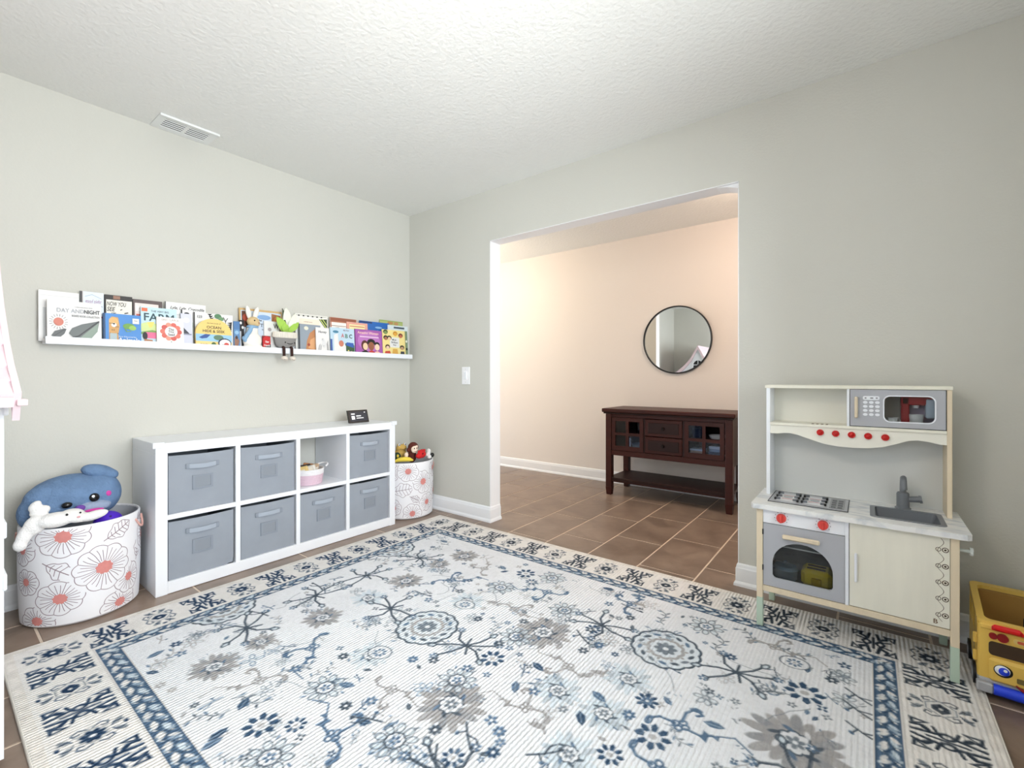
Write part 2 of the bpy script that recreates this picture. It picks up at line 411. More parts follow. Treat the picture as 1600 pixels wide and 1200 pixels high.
# ================================================================== RUG
RX, RY, RW, RD = .512, -2.387, 2.900, 2.260
def make_rug():
    st = .0036; nx = int(RW/st)+1; ny = int(RD/st)+1
    gx = np.linspace(0, RW, nx); gy = np.linspace(0, RD, ny)
    rng = np.random.RandomState(3)
    def vnoise(cell):
        a = rng.rand(int(RD/cell)+3, int(RW/cell)+3)
        fx = gx/cell; fy = gy/cell; ix = fx.astype(int); iy = fy.astype(int); tx = (fx-ix)[None, :]; ty = (fy-iy)[:, None]
        tx = tx*tx*(3-2*tx); ty = ty*ty*(3-2*ty)
        A = a[np.ix_(iy, ix)]; B = a[np.ix_(iy, ix+1)]; C = a[np.ix_(iy+1, ix)]; E = a[np.ix_(iy+1, ix+1)]
        return (A*(1-tx)+B*tx)*(1-ty)+(C*(1-tx)+E*tx)*ty
    n1 = vnoise(.02); n2 = vnoise(.09); n3 = vnoise(.008)
    wear = np.clip(.66+.55*(n1*.5+n2*.3+n3*.4), .62, 1)
    col = np.empty((ny, nx, 3)); dep = np.zeros((ny, nx))
    c8 = lambda *c: np.array(c, float)
    CREAM = c8(230, 228, 225); FIELD = c8(226, 229, 233); NAVY = c8(56, 80, 106); BLUE = c8(88, 112, 138); SLATE = c8(74, 86, 98); GREY = c8(160, 159, 160); PALE = c8(204, 216, 224); DIM = c8(116, 126, 136)
    col[:] = FIELD
    col += ((n2-.5)*7+(n1-.5)*5+(n3-.5)*8)[..., None]
    XX, YY = np.meshgrid(gx, gy)
    ed = np.minimum(np.minimum(XX, RW-XX), np.minimum(YY, RD-YY))
    col[ed < .30] = CREAM; col[ed < .30] += ((n1-.5)*10)[ed < .30][:, None]
    class Pen:
        def __init__(s, cx, cy, sc, ang=0, flip=1, R=1.6, lim=None):
            r = R*sc
            x0 = max(0, int((cx-r)/st)); x1 = min(nx, int((cx+r)/st)+2); y0 = max(0, int((cy-r)/st)); y1 = min(ny, int((cy+r)/st)+2)
            s.sl = (slice(y0, max(y0, y1)), slice(x0, max(x0, x1))); s.sc = sc
            dx = (XX[s.sl]-cx)/sc; dy = (YY[s.sl]-cy)/sc; c, q = math.cos(ang), math.sin(ang)
            s.x = dx*c+dy*q; s.y = (-dx*q+dy*c)*flip
            s.lim = None if lim is None else ((ed[s.sl] > lim[0]) & (ed[s.sl] < lim[1]))
            s.ok = s.x.size > 0
        def put(s, d, c, a=1, deep=1):       # d: signed distance in pen units (negative inside)
            if not s.ok: return
            m = np.clip(.5-d*s.sc/(st*1.1), 0, 1)*a*wear[s.sl]
            if s.lim is not None: m = m*s.lim
            col[s.sl] = col[s.sl]*(1-m[..., None])+np.asarray(c)*m[..., None]
            if deep: dep[s.sl] = np.maximum(dep[s.sl], m)
        def line(s, pts, w, c, a=1):
            d = np.full(s.x.shape, 9.)
            for (ax, ay), (bx, by) in zip(pts[:-1], pts[1:]):
                vx, vy = bx-ax, by-ay; L = vx*vx+vy*vy+1e-9
                t = np.clip(((s.x-ax)*vx+(s.y-ay)*vy)/L, 0, 1)
                d = np.minimum(d, np.hypot(s.x-ax-t*vx, s.y-ay-t*vy))
            s.put(d-w/2, c, a)
        def ell(s, cx, cy, a, b, c, ang=0, al=1, ring=0):
            ca, sa = math.cos(ang), math.sin(ang); u = (s.x-cx)*ca+(s.y-cy)*sa; v = -(s.x-cx)*sa+(s.y-cy)*ca
            k = np.sqrt((u/a)**2+(v/b)**2); d = (k-1)*min(a, b)
            s.put(np.abs(d)-ring/2 if ring else d, c, al)
        def poly(s, pts, c, a=1, ring=0):
            ins = np.zeros(s.x.shape, bool); d = np.full(s.x.shape, 9.); n = len(pts)
            for i in range(n):
                ax, ay = pts[i]; bx, by = pts[(i+1) % n]
                with np.errstate(divide='ignore', invalid='ignore'):
                    ins ^= ((ay > s.y) != (by > s.y)) & (s.x < (bx-ax)*(s.y-ay)/((by-ay) if by != ay else 1e-9)+ax)
                vx, vy = bx-ax, by-ay; t = np.clip(((s.x-ax)*vx+(s.y-ay)*vy)/(vx*vx+vy*vy+1e-9), 0, 1)
                d = np.minimum(d, np.hypot(s.x-ax-t*vx, s.y-ay-t*vy))
            s.put(d-ring/2 if ring else np.where(ins, -d, d), c, a)
        def scal(s, r, amp, n, c, ring=0, al=1, sq=1):
            th = np.arctan2(s.y/sq, s.x); rr = r+amp*np.abs(np.cos(n*th/2)); d = np.hypot(s.x, s.y/sq)-rr
            s.put(np.abs(d)-ring/2 if ring else d, c, al)
    def blossom(p, cx, cy, r, c, n=5, cc=FIELD, al=1):
        for i in range(n):
            t = 2*PI*i/n+.3; p.ell(cx+r*.62*math.cos(t), cy+r*.62*math.sin(t), r*.42, r*.27, c, t, al)
        p.ell(cx, cy, r*.26, r*.26, cc)
    BN = c8(38, 60, 88); BS = c8(52, 62, 74)  # light's tint put into the border colour: bluer on two sides, greyer opposite
    # --- border motifs; each drawn in a pen whose x runs along the border and y across it
    def medallion(cx, cy, ang, dark, v):
        p = Pen(cx, cy, .085, ang, 1, 1.7, (.04, .222)); c = dark; q = DIM
        p.poly([(-.55, 0), (-.25, .42), (.25, .42), (.55, 0), (.25, -.42), (-.25, -.42)], c8(176, 178, 180), .55 if v else .0)
        if v:
            blossom(p, 0, 0, .36, c, 8)
        else:
            p.poly([(-.34, 0), (-.12, .26), (.12, .26), (.34, 0), (.12, -.26), (-.12, -.26)], c); p.ell(0, 0, .08, .06, CREAM)
            p.poly([(-.5, 0), (-.2, .42), (.2, .42), (.5, 0), (.2, -.42), (-.2, -.42)], q, .8, ring=.05)
        for sx in (-1, 1):
            for sy in (-1, 1):
                p.line([(sx*.50, sy*.08), (sx*.62, sy*.30), (sx*.50, sy*.50), (sx*.34, sy*.44), (sx*.40, sy*.30)], .055, c, .9)
                p.ell(sx*.28, sy*.72, .2, .1, q, sx*sy*.7, .9); p.line([(sx*.1, sy*.52), (sx*.3, sy*.62), (sx*.2, sy*.86)], .05, c, .85)
        p.ell(0, .90, .1, .07, c); p.ell(0, -.90, .1, .07, c)
    def cross(cx, cy, ang, dark):
        p = Pen(cx, cy, .083, ang, 1, 1.6, (.035, .224)); c = dark
        for sx in (-1, 1):
            p.ell(sx*.26, 0, .20, .25, c, 0, 1); p.ell(sx*.26, 0, .085, .12, CREAM)
            p.line([(sx*.14, -.95), (sx*.26, -.3)], .14, c); p.line([(sx*.14, .95), (sx*.26, .3)], .14, c)
            for sy in (-1, 1):
                p.poly([(sx*.86, sy*1.0), (sx*.42, sy*.95), (sx*.80, sy*.40)], c)
                p.poly([(sx*.76, sy*.88), (sx*.58, sy*.86), (sx*.74, sy*.62)], CREAM)
                p.line([(sx*.42, sy*.95), (sx*.52, sy*.62), (sx*.40, sy*.52)], .12, c)
                p.ell(sx*.40, sy*.56, .20, .09, c, sx*sy*.9)
                p.line([(sx*.26, sy*.22), (sx*.62, sy*.34)], .11, c)
        p.line([(0, -.55), (0, .55)], .10, c)
    bc = .130
    xs = [bc+i*(RW-2*bc)/8 for i in range(9)]; ys = [bc+i*(RD-2*bc)/6 for i in range(7)]
    for i, x in enumerate(xs):
        for y, a in ((bc, 0), (RD-bc, PI)):
            medallion(x, y, a, BN if y < 1 else BS, i % 2 == 0)
            if i < 8: cross((x+xs[i+1])/2, y, a, BN if y < 1 else BS)
    for i, y in enumerate(ys):
        for x, a in ((bc, PI/2), (RW-bc, -PI/2)):
            if 0 < i < 6: medallion(x, y, a, BN if x < 1 else BS, i % 2 == 0)
            if i < 6: cross(x, (y+ys[i+1])/2, a, BN if x < 1 else BS)
    # --- dark guard band with slanted pale leaves
    band = (ed > .233) & (ed < .296)
    gl = ((ed > .226) & (ed < .2335)) | ((ed > .2955) & (ed < .3005))
    col[gl] = CREAM*.93
    bandc = NAVY*.62+BLUE*.38
    mix = (.35+.65*n1)[..., None]
    bc_col = bandc*mix+BLUE*(1-mix); col[band] = bc_col[band]; dep[band] = .8
    def leafband(x, y, a, k):
        p = Pen(x, y, .03, a, 1, 1.4, (.2345, .2945)); q = k % 4
        cc = [CREAM, PALE, CREAM, c8(150, 168, 186)][q]
        sg = 1 if k % 2 else -1
        p.ell(-.2, .38*sg, .56, .25, cc, .6*sg+.3*math.sin(k*1.7), .95); p.ell(.35, -.44*sg, .54, .23, CREAM if q else PALE, -.7*sg+.3*math.cos(k*2.3), .95); p.ell(-.55, -.55*sg, .26, .12, CREAM, .9, .9)
        p.ell(.1, .8*sg, .22, .12, PALE, -.4, .85); p.line([(-.7, -.5*sg), (.1, -.05), (.7, .5*sg)], .10, NAVY*.85, .9)
    k = 0
    n = 76
    for i in range(n):
        x = .25+(RW-.5)*(i+.5)/n
        leafband(x, .264, 0, k); leafband(x, RD-.264, PI, k+1); k += 1
    n = 56
    for i in range(n):
        y = .25+(RD-.5)*(i+.5)/n
        leafband(.264, y, PI/2, k); leafband(RW-.264, y, -PI/2, k+1); k += 1
    # --- field
    F = (.301, 5)
    def rosette(x, y, s=.13, ang=0):
        p = Pen(x, y, s, ang, 1, 1.3, F)
        p.scal(.93, .06, 14, PALE, 0, .55); p.scal(.93, .06, 14, SLATE, .075)
        for i in range(14):
            t = 2*PI*i/14; p.ell(.74*math.cos(t), .74*math.sin(t), .12, .06, [SLATE, DIM, BLUE][i % 3], t+1.2, .95)
        p.scal(.46, .05, 10, GREY, .10, .95)
        for i in range(10):
            t = 2*PI*i/10+.3; p.ell(.58*math.cos(t), .58*math.sin(t), .06, .04, GREY, t)
        blossom(p, 0, 0, .32, DIM, 8)
    def tree(x, y, ang=0, flip=1, s=.11, c=SLATE):
        p = Pen(x, y, s, ang, flip, 1.9, F)
        p.ell(0, 0, .16, .09, c); p.ell(0, 0, .07, .04, PALE)
        limbs = [[(0, 0), (.45, .28), (.75, .62)], [(0, 0), (.5, .02), (1.0, .12)], [(0, 0), (.42, -.30), (.62, -.72)], [(0, 0), (-.36, .34), (-.40, .78)],
                 [(0, 0), (-.52, .02), (-1.05, -.10)], [(0, 0), (-.34, -.36), (-.80, -.66)], [(.05, 0), (.1, -.5)], [(0, 0), (.08, .42)]]
        for j, l in enumerate(limbs):
            p.line(l, .085, c)
            ex, ey = l[-1]
            if j < 6:
                dx, dy = l[-1][0]-l[-2][0], l[-1][1]-l[-2][1]; q = math.atan2(dy, dx)
                p.line([(ex, ey), (ex+.18*math.cos(q+.8), ey+.18*math.sin(q+.8))], .06, c); p.line([(ex, ey), (ex+.18*math.cos(q-.8), ey+.18*math.sin(q-.8))], .06, c)
                if j % 2 == 0: p.ell(ex+.16*math.cos(q), ey+.16*math.sin(q), .15, .09, PALE, q, .9); p.ell(ex+.16*math.cos(q), ey+.16*math.sin(q), .15, .09, c, q, .9, ring=.05)
                else: blossom(p, ex+.2*math.cos(q), ey+.2*math.sin(q), .15, BLUE)
    def curl(x, y, ang=0, flip=1, c=GREY, s=.085):
        p = Pen(x, y, s, ang, flip, 2.6, F); dk = c
        for ex, ey in ((-.12, .1), (.12, .1), (-.1, -.12), (.12, -.1)): p.ell(ex, ey, .11, .10, dk, 0, 1, ring=.07)
        p.line([(.1, .15), (.35, .55), (.75, .75), (.85, .45), (.65, .42)], .10, dk); p.ell(.72, .68, .2, .1, dk, -.4)
        p.line([(-.15, .1), (-.55, .35), (-.95, .28), (-1.0, .05)], .10, dk); p.ell(-.95, .2, .16, .09, dk, 1.0, 1, ring=.06)
        p.line([(.1, -.15), (.45, -.4), (.85, -.40)], .09, dk)
        p.poly([(.5, -.42), (.66, -.18), (.8, -.40)], dk); p.poly([(.42, -.4), (.55, -.68), (.72, -.42)], dk); p.poly([(.8, -.4), (.95, -.62), (1.05, -.42)], dk)
        p.line([(.8, -.40), (1.5, -.46), (1.75, -1.05)], .055, dk)
    def palmette(x, y, c, s=.105, ang=0, al=1, n=15):
        p = Pen(x, y, s, ang, 1, 1.3, F)
        for i in range(n):
            t = -2.9+5.8*i/(n-1); r = .62+.12*math.sin(i*2.1)
            p.ell(r*math.cos(t), r*math.sin(t)*.95, .36, .13, c if i % 3 else DIM*.3+c*.7, t, al*.95)
        p.ell(-.1, 0, .52, .46, c, 0, al*.85)
        p.scal(.30, .06, 8, FIELD, 0, .95); p.scal(.30, .06, 8, SLATE, .055, .9)
        for i in range(7):
            t = i*.9; p.ell(.42*math.cos(t), .42*math.sin(t), .13, .055, [SLATE, FIELD, BLUE][i % 3], t+.7, .9)
        blossom(p, 0, 0, .2, DIM, 6)
    def outl(x, y, s=.075, c=SLATE):
        p = Pen(x, y, s, 0, 1, 1.4, F); p.scal(.36, .05, 8, c, .07)
        for i in range(9):
            t = 2*PI*i/9; p.ell(.64*math.cos(t), .64*math.sin(t), .24, .16, PALE, t, .7); p.ell(.64*math.cos(t), .64*math.sin(t), .24, .16, c, t, .85, ring=.045)
        for i in range(6):
            t = 2*PI*i/6; p.ell(.95*math.cos(t+.3), .95*math.sin(t+.3), .12, .05, [BLUE, DIM][i % 2], t, .9)
        blossom(p, 0, 0, .24, BLUE, 5)
    def star(x, y, s=.052, c=NAVY, ang=0, oval=False):
        p = Pen(x, y, s, ang, 1, 1.6, F)
        if oval: p.ell(0, 0, 1.05, .86, FIELD); p.ell(0, 0, 1.05, .86, SLATE, 0, 1, ring=.08); k = .62
        else: k = 1
        for i in range(8):
            t = 2*PI*i/8; p.poly([(.35*k*math.cos(t-.34), .35*k*math.sin(t-.34)), (.80*k*math.cos(t-.24), .80*k*math.sin(t-.24)), (1.0*k*math.cos(t), 1.0*k*math.sin(t)), (.80*k*math.cos(t+.24), .80*k*math.sin(t+.24)), (.35*k*math.cos(t+.34), .35*k*math.sin(t+.34))], c)
        p.ell(0, 0, .46*k, .40*k, FIELD); p.ell(0, 0, .22*k, .18*k, GREY, 0, .7)
    def small(x, y, s, c, n):
        p = Pen(x, y, s, rng.rand()*6, 1, 1.3, F); blossom(p, 0, 0, 1, c, n)
    def leaf(x, y, s, c, ang):
        p = Pen(x, y, s, ang, 1, 1.6, F); p.poly([(-1, 0), (-.3, .5), (.5, .42), (1.1, 0), (.5, -.38), (-.3, -.45)], c); p.line([(-.7, .0), (.7, 0)], .1, PALE, .6)
    def branch(x, y, s, c, ang):
        p = Pen(x, y, s, ang, 1, 1.5, F); p.line([(-1, -.2), (0, 0), (1, .35)], .14, c); p.line([(0, 0), (.35, .6), (.7, .75)], .12, c); p.line([(-.3, -.05), (-.1, -.6)], .12, c)
        p.ell(1.0, .4, .2, .12, c); p.ell(-.1, -.65, .18, .12, BLUE)
    def animal(x, y, s, c, fl):
        p = Pen(x, y, s, .3, fl, 1.6, F); p.ell(0, 0, .7, .32, c, .1); p.line([(.55, .15), (.8, .65)], .2, c)
        for q in (-.5, -.25, .25, .5): p.line([(q, -.2), (q, -.65)], .12, c)
        p.line([(-.6, .1), (-.95, -.1)], .14, c)
    MY = 1.13
    def both(fn, x, y):
        fn(x, y, 1)
        if abs(y-MY) > .02: fn(x, 2*MY-y, -1)
    # sprinkled small sprigs first, so that the large motifs lie over them
    for i in range(300):
        x = .32+rng.rand()*(RW-.64); y = .32+rng.rand()*(RD-.64); q = rng.rand()
        c = [SLATE, DIM, BLUE, GREY, NAVY][rng.randint(5)]
        if q < .40: small(x, y, .010+.008*rng.rand(), c, rng.randint(4, 7))
        elif q < .65: leaf(x, y, .012+.012*rng.rand(), c, rng.rand()*6)
        elif q < .85: branch(x, y, .018+.016*rng.rand(), c, rng.rand()*6)
        else:
            p = Pen(x, y, .03, rng.rand()*6, 1, 1.5, F)
            for j in range(5): p.ell(rng.randn()*.5, rng.randn()*.5, .14, .06, c, rng.rand()*3, .8)
    def sketch(x, y, s, c, ang):              # loose outlined blossom with hatch strokes
        p = Pen(x, y, s, ang, 1, 1.5, F); k = rng.randint(4, 7)
        for j in range(k):
            t = 2*PI*j/k+rng.rand()*.4; p.ell(.55*math.cos(t), .55*math.sin(t), .34, .2, PALE, t, .35); p.ell(.55*math.cos(t), .55*math.sin(t), .34, .2, c, t, .85, ring=.07)
        for j in range(6):
            t = rng.rand()*6; r0 = .8+.3*rng.rand(); p.line([(r0*math.cos(t), r0*math.sin(t)), ((r0+.3)*math.cos(t+.25), (r0+.3)*math.sin(t+.25))], .07, c, .8)
    def vine(x, y, s, c, ang):                # twig with paired leaves
        p = Pen(x, y, s, ang, 1, 1.5, F); P = [(-1.2+.3*j, .25*math.sin(j*.9)) for j in range(9)]; p.line(P, .07, c, .9)
        for j in range(1, 8):
            q = P[j]; sg = 1 if j % 2 else -1; p.ell(q[0]+.08, q[1]+.24*sg, .2, .08, [c, BLUE, DIM][j % 3], sg*1.0, .9)
    for i in range(120):
        x = .33+rng.rand()*(RW-.66); y = .33+rng.rand()*(RD-.66); c = [SLATE, DIM, BLUE, GREY][rng.randint(4)]
        if i % 5 < 2: vine(x, y, .035+.02*rng.rand(), c, rng.rand()*6)
        else: sketch(x, y, .026+.018*rng.rand(), c, rng.rand()*6)
    for x, y in ((1.099, 1.393), (1.928, 1.333), (1.934, 1.13), (1.765, 1.13), (.705, 1.13), (2.52, 1.13)): both(lambda a, b, s: palmette(a, b, PALE, .085, 0, .9), x, y)
    for x, y, r, a in ((1.529, 1.395, .115, .4), (2.422, 1.36, .135, .2), (.71, 1.785, .085, 0), (.70, 1.36, .085, .5), (.68, 1.61, .06, 1)): both(lambda u, v, s: palmette(u, v, GREY, r, a*s, 1, 17), x, y)
    for x, y in ((1.506, 1.60), (1.135, 1.60), (1.46, 1.30), (1.28, 1.85), (2.05, 1.85)): both(lambda a, b, s: outl(a, b), x, y)
    for x, y in ((1.119, 1.13), (.28, 1.60), (1.968, 1.588)): both(lambda a, b, s: rosette(a, b), x, y)
    for x, y, a in ((.525, 1.60, .3), (.873, 1.13, 2.6), (1.343, 1.13, .5), (1.698, 1.59, 2.8), (2.218, 1.60, .2), (.483, 1.27, 1.2), (2.45, 1.03, 1)): both(lambda u, v, s: tree(u, v, a*s, s), x, y)
    for x, y, a in ((.92, 1.72, 2.5), (1.32, 1.47, .3), (1.727, 1.26, 3.4), (2.30, 1.86, .4)): both(lambda u, v, s: curl(u, v, a*s, s, GREY), x, y)
    for x, y, a in ((.878, 1.505, 1.2), (1.348, 1.70, 3.9), (2.14, 1.225, .6), (1.72, 1.84, 2)): both(lambda u, v, s: curl(u, v, a*s, s, BLUE, .095), x, y)
    for x, y, r, o in ((1.137, 1.81, .055, 0), (1.478, 1.13, .05, 0), (1.681, 1.54, .036, 0), (2.421, 1.623, .062, 0), (2.02, 1.265, .04, 0), (2.09, 1.13, .055, 0), (1.113, 1.364, .045, 1), (2.374, 1.792, .045, 1), (1.221, 1.745, .034, 0)):
        both(lambda u, v, s: star(u, v, r, NAVY if not o else BLUE, .2, o), x, y)
    for x, y in ((1.443, 1.03), (1.436, 1.221), (1.675, .891), (1.723, .871), (1.757, .802), (1.568, .759), (1.705, 1.078), (1.024, .796), (1.313, .716), (1.267, .653), (1.722, 1.382), (1.753, 1.453), (1.674, 1.529), (1.767, 1.722), (2.021, 1.265), (1.999, 1.171), (2.181, 1.686), (.433, .437), (.522, .427), (.958, .649), (.946, 1.293), (1.003, 1.446), (1.246, 1.307), (1.415, 1.412), (1.247, .944), (1.312, .988), (1.638, 1.777), (2.521, 1.883), (2.489, 1.757)):
        small(x, y, .021, [SLATE, BLUE, NAVY][int(x*997) % 3], 5+int(y*991) % 3)
    for x, y in ((.451, .366), (1.0, .456), (1.076, .355), (1.101, .33), (1.64, 1.058), (1.639, 1.194), (1.181, .713), (1.885, 1.188), (1.887, 1.068), (2.219, 1.287), (1.711, 1.935), (1.57, 1.916), (.996, 1.792), (.441, 1.88)):
        leaf(x, y, .030, [BLUE, NAVY, BLUE][int(x*991) % 3], y*5)
    for x, y in ((2.562, 1.629), (2.565, 1.705), (2.575, 1.523), (1.656, .804), (1.371, .664), (1.67, 1.462), (1.873, .885), (1.645, .688), (.873, 1.313), (1.733, 1.803), (.45, .75), (.40, 1.05)):
        branch(x, y, .048, SLATE, x*7)
    for x, y, f in ((1.83, 1.30, 1), (1.80, .96, -1), (1.20, 1.46, 1), (1.75, 1.86, -1)): animal(x, y, .035, GREY, f)
    # thin meandering stems
    for i in range(26):
        x = .4+rng.rand()*(RW-.8); y = .4+rng.rand()*(RD-.8); a = rng.rand()*6; P = [(0, 0)]
        for j in range(5): a += rng.randn()*.5; P.append((P[-1][0]+.35*math.cos(a), P[-1][1]+.35*math.sin(a)))
        Pen(x, y, .1, 0, 1, 2, F).line(P, .03, DIM, .75)
    # plain outer margin with a greyish heather
    mg = ed < .034
    col[mg] = (c8(226, 222, 216)+((n1-.5)*22)[..., None])[mg]
    col = np.clip(col, 0, 255)/255
    linc = np.where(col <= .04045, col/12.92, ((col+.055)/1.055)**2.4)
    hz = .0105+.0012*(n3-.5)-.0016*dep
    rnd = np.clip(ed/.006, 0, 1); hz = .002+(hz-.002)*np.sqrt(rnd)
    V = np.stack([XX, YY, hz], -1).reshape(-1, 3)
    idx = np.arange(nx*ny).reshape(ny, nx); Q = np.stack([idx[:-1, :-1], idx[:-1, 1:], idx[1:, 1:], idx[1:, :-1]], -1).reshape(-1, 4)
    me = D.meshes.new('pile')
    me.vertices.add(len(V)); me.vertices.foreach_set('co', V.ravel())
    me.loops.add(Q.size); me.loops.foreach_set('vertex_index', Q.ravel().astype(np.int32))
    me.polygons.add(len(Q)); me.polygons.foreach_set('loop_start', np.arange(0, Q.size, 4, dtype=np.int32)); me.polygons.foreach_set('loop_total', np.full(len(Q), 4, dtype=np.int32))
    me.update(calc_edges=True)
    at = me.color_attributes.new('yarn', 'FLOAT_COLOR', 'POINT')
    rgba = np.ones((len(V), 4), np.float32); rgba[:, :3] = linc.reshape(-1, 3); at.data.foreach_set('color', rgba.ravel())
    me.polygons.foreach_set('use_smooth', np.ones(len(Q), bool))
    m = D.materials.new('woven_yarn'); m.use_nodes = True; nt = m.node_tree; N = nt.nodes; L = nt.links; p = N['Principled BSDF']
    p.inputs['Roughness'].default_value = .95; p.inputs['Specular IOR Level'].default_value = .1
    a = N.new('ShaderNodeAttribute'); a.attribute_name = 'yarn'; L.new(a.outputs['Color'], p.inputs['Base Color'])
    tc = N.new('ShaderNodeTexCoord'); wv = N.new('ShaderNodeTexWave'); wv.wave_type = 'BANDS'; wv.bands_direction = 'X'
    wv.inputs['Scale'].default_value = 23; wv.inputs['Distortion'].default_value = 1.6; wv.inputs['Detail'].default_value = 2; wv.inputs['Detail Scale'].default_value = 4
    L.new(tc.outputs['Object'], wv.inputs['Vector'])
    nz = N.new('ShaderNodeTexNoise'); nz.inputs['Scale'].default_value = 260; L.new(tc.outputs['Object'], nz.inputs['Vector'])
    ad = N.new('ShaderNodeMath'); ad.operation = 'MULTIPLY_ADD'; ad.inputs[1].default_value = .45; L.new(nz.outputs['Fac'], ad.inputs[0]); L.new(wv.outputs['Fac'], ad.inputs[2])
    b = N.new('ShaderNodeBump'); b.inputs['Strength'].default_value = .65; b.inputs['Distance'].default_value = .004; L.new(ad.outputs[0], b.inputs['Height']); L.new(b.outputs[0], p.inputs['Normal'])
    me.materials.append(m)
    t = thing('area_rug', 'large cream area rug with blue and grey floral pattern and border', 'rug', (RX, RY, 0))
    o = D.objects.new('pile', me); COL.objects.link(o); o.parent = t
    BIND = mat('rug_binding', (226, 222, 214), .9, noise=(200, .12))
    e = .004
    MB().tube([(e, e, .0055), (RW-e, e, .0055), (RW-e, RD-e, .0055), (e, RD-e, .0055)], .0052, BIND, 8, True).build('edge_binding', t, True, world=False)
make_rug()

# ================================================================== CUBE ORGANISER AND BINS
CX = .395
PANEL = WHITE
t = thing('cube_organizer', 'low white eight-cube shelf unit along the left wall', 'shelf unit', (.2, -1.166, 0))
yl, yr, zt = -1.874, -.459, .74
box('side_panel', .006, CX, yl, yl+.049, 0, zt-.05, PANEL, t, .0015); box('side_panel', .006, CX, yr-.046, yr, 0, zt-.05, PANEL, t, .0015)
box('top_panel', .006, CX, yl, yr, zt-.05, zt, PANEL, t, .0015); box('bottom_panel', .006, CX, yl+.049, yr-.046, .002, .060, PANEL, t, .0015)
DV = [-1.507, -1.173, -.839]
cells = [(-1.825, -1.519), (-1.495, -1.185), (-1.161, -.851), (-.827, -.505)]
for d in DV: box('divider', .008, CX-.001, d-.012, d+.012, .060, zt-.05, PANEL, t, .001)
for a, b in cells: box('shelf_board', .008, CX-.002, a, b, .362, .386, PANEL, t, .001)
for y0, y1 in ((yl-.012, yl+.035), (yr-.032, yr+.012)):
    bb = MB(); bb.box(CX-.02, CX+.006, y0, y1, zt-.022, zt+.006, WHITE, .002); lab(bb.build('corner_guard', t), 'small white plastic corner guard')
FAB = mat('grey_bin_fabric', (148, 155, 165), .85, noise=(9, .10), bump=(420, .3, .0006))
FABD = mat('grey_bin_piping', (138, 146, 157), .85)
CARD = mat('grey_bin_card', (136, 143, 152), .7)
order = ['first', 'second', 'third', 'fourth']
def make_bin(ci, row):
    a, b = cells[ci]; a += .006; b -= .008; z0 = .387 if row else .061; h = .287; w = b-a; yc = (a+b)/2
    t = thing('storage_bin', 'grey fabric storage bin in the %s row, %s cube from the left' % ('top' if row else 'bottom', order[ci]), 'storage bin', (.2, yc, z0), group='grey fabric bins of the cube shelf')
    x0, x1 = .03, CX-.012; hw = w/2
    n = 10; mb = MB(); vs = []; fs = []
    rs = random.Random(ci*2+row); ph = rs.random()*6
    for i in range(n+1):
        for j in range(n+1):
            u, v = i/n, j/n; bul = .006*math.sin(PI*u)*math.sin(PI*min(1, v*1.05))+.0014*math.sin(u*7+ph+v*5)*math.sin(PI*v)
            vs.append((x1+bul, a+w*u, z0+h*v-.004*math.sin(PI*u)*(v > .99)))
    for i in range(n):
        for j in range(n): q = i*(n+1)+j; fs.append((q, q+n+1, q+n+2, q+1))
    mb.add(vs, fs, FAB)
    mb.box(x0, x0+.004, a, b, z0, z0+h, FAB); mb.box(x0, x1, a, a+.004, z0, z0+h, FAB); mb.box(x0, x1, b-.004, b, z0, z0+h, FAB); mb.box(x0, x1, a, b, z0, z0+.004, FAB)
    mb.build('body', t, True)
    # strap handle
    zc = z0+h*.775+.004*rs.random(); hh = .011; P = []; sag = rs.uniform(-.002, .005)
    for i in range(13):
        u = i/12; y = yc-.064+.128*u; P.append((x1+.006+.0155*math.sin(PI*u)**.7, y, zc-sag*math.sin(PI*u)))
    vs = []; fs = []
    for x, y, z in P: vs += [(x, y, z-hh), (x, y, z+hh), (x-.003, y, z+hh), (x-.003, y, z-hh)]
    for i in range(12):
        for j in range(4): fs.append((i*4+j, i*4+(j+1) % 4, i*4+4+(j+1) % 4, i*4+4+j))
    hd = MB().add(vs, fs, mat('grey_bin_strap', (164, 173, 185), .8)).build('handle_strap', t, True)  # highlight put into the colour: strap paler than the bin fabric
    for s in (-1, 1): box('stitched_end', x1+.003, x1+.0085, yc+s*.064-.011, yc+s*.064+.011, zc-.012, zc+.012, FABD, t, .001)
    # label pocket
    zl = z0+h*.49; lw, lh = .046, .036
    pk = MB().plate([(yc-lw, zl-lh), (yc+lw, zl-lh), (yc+lw, zl+lh), (yc-lw, zl+lh)], [[(yc-lw+.011, zl-lh+.011), (yc-lw+.011, zl+lh-.009), (yc+lw-.011, zl+lh-.009), (yc+lw-.011, zl-lh+.011)]],
                    lambda u, v, q: (q, u, v), x1+.004, x1+.0095, FABD).build('label_pocket', t)
    box('label_card', x1+.003, x1+.0075, yc-lw+.008, yc+lw-.008, zl-lh+.008, zl+lh-.008, CARD, t)
for ci in range(4):
    for row in (0, 1):
        if (ci, row) != (2, 1): make_bin(ci, row)

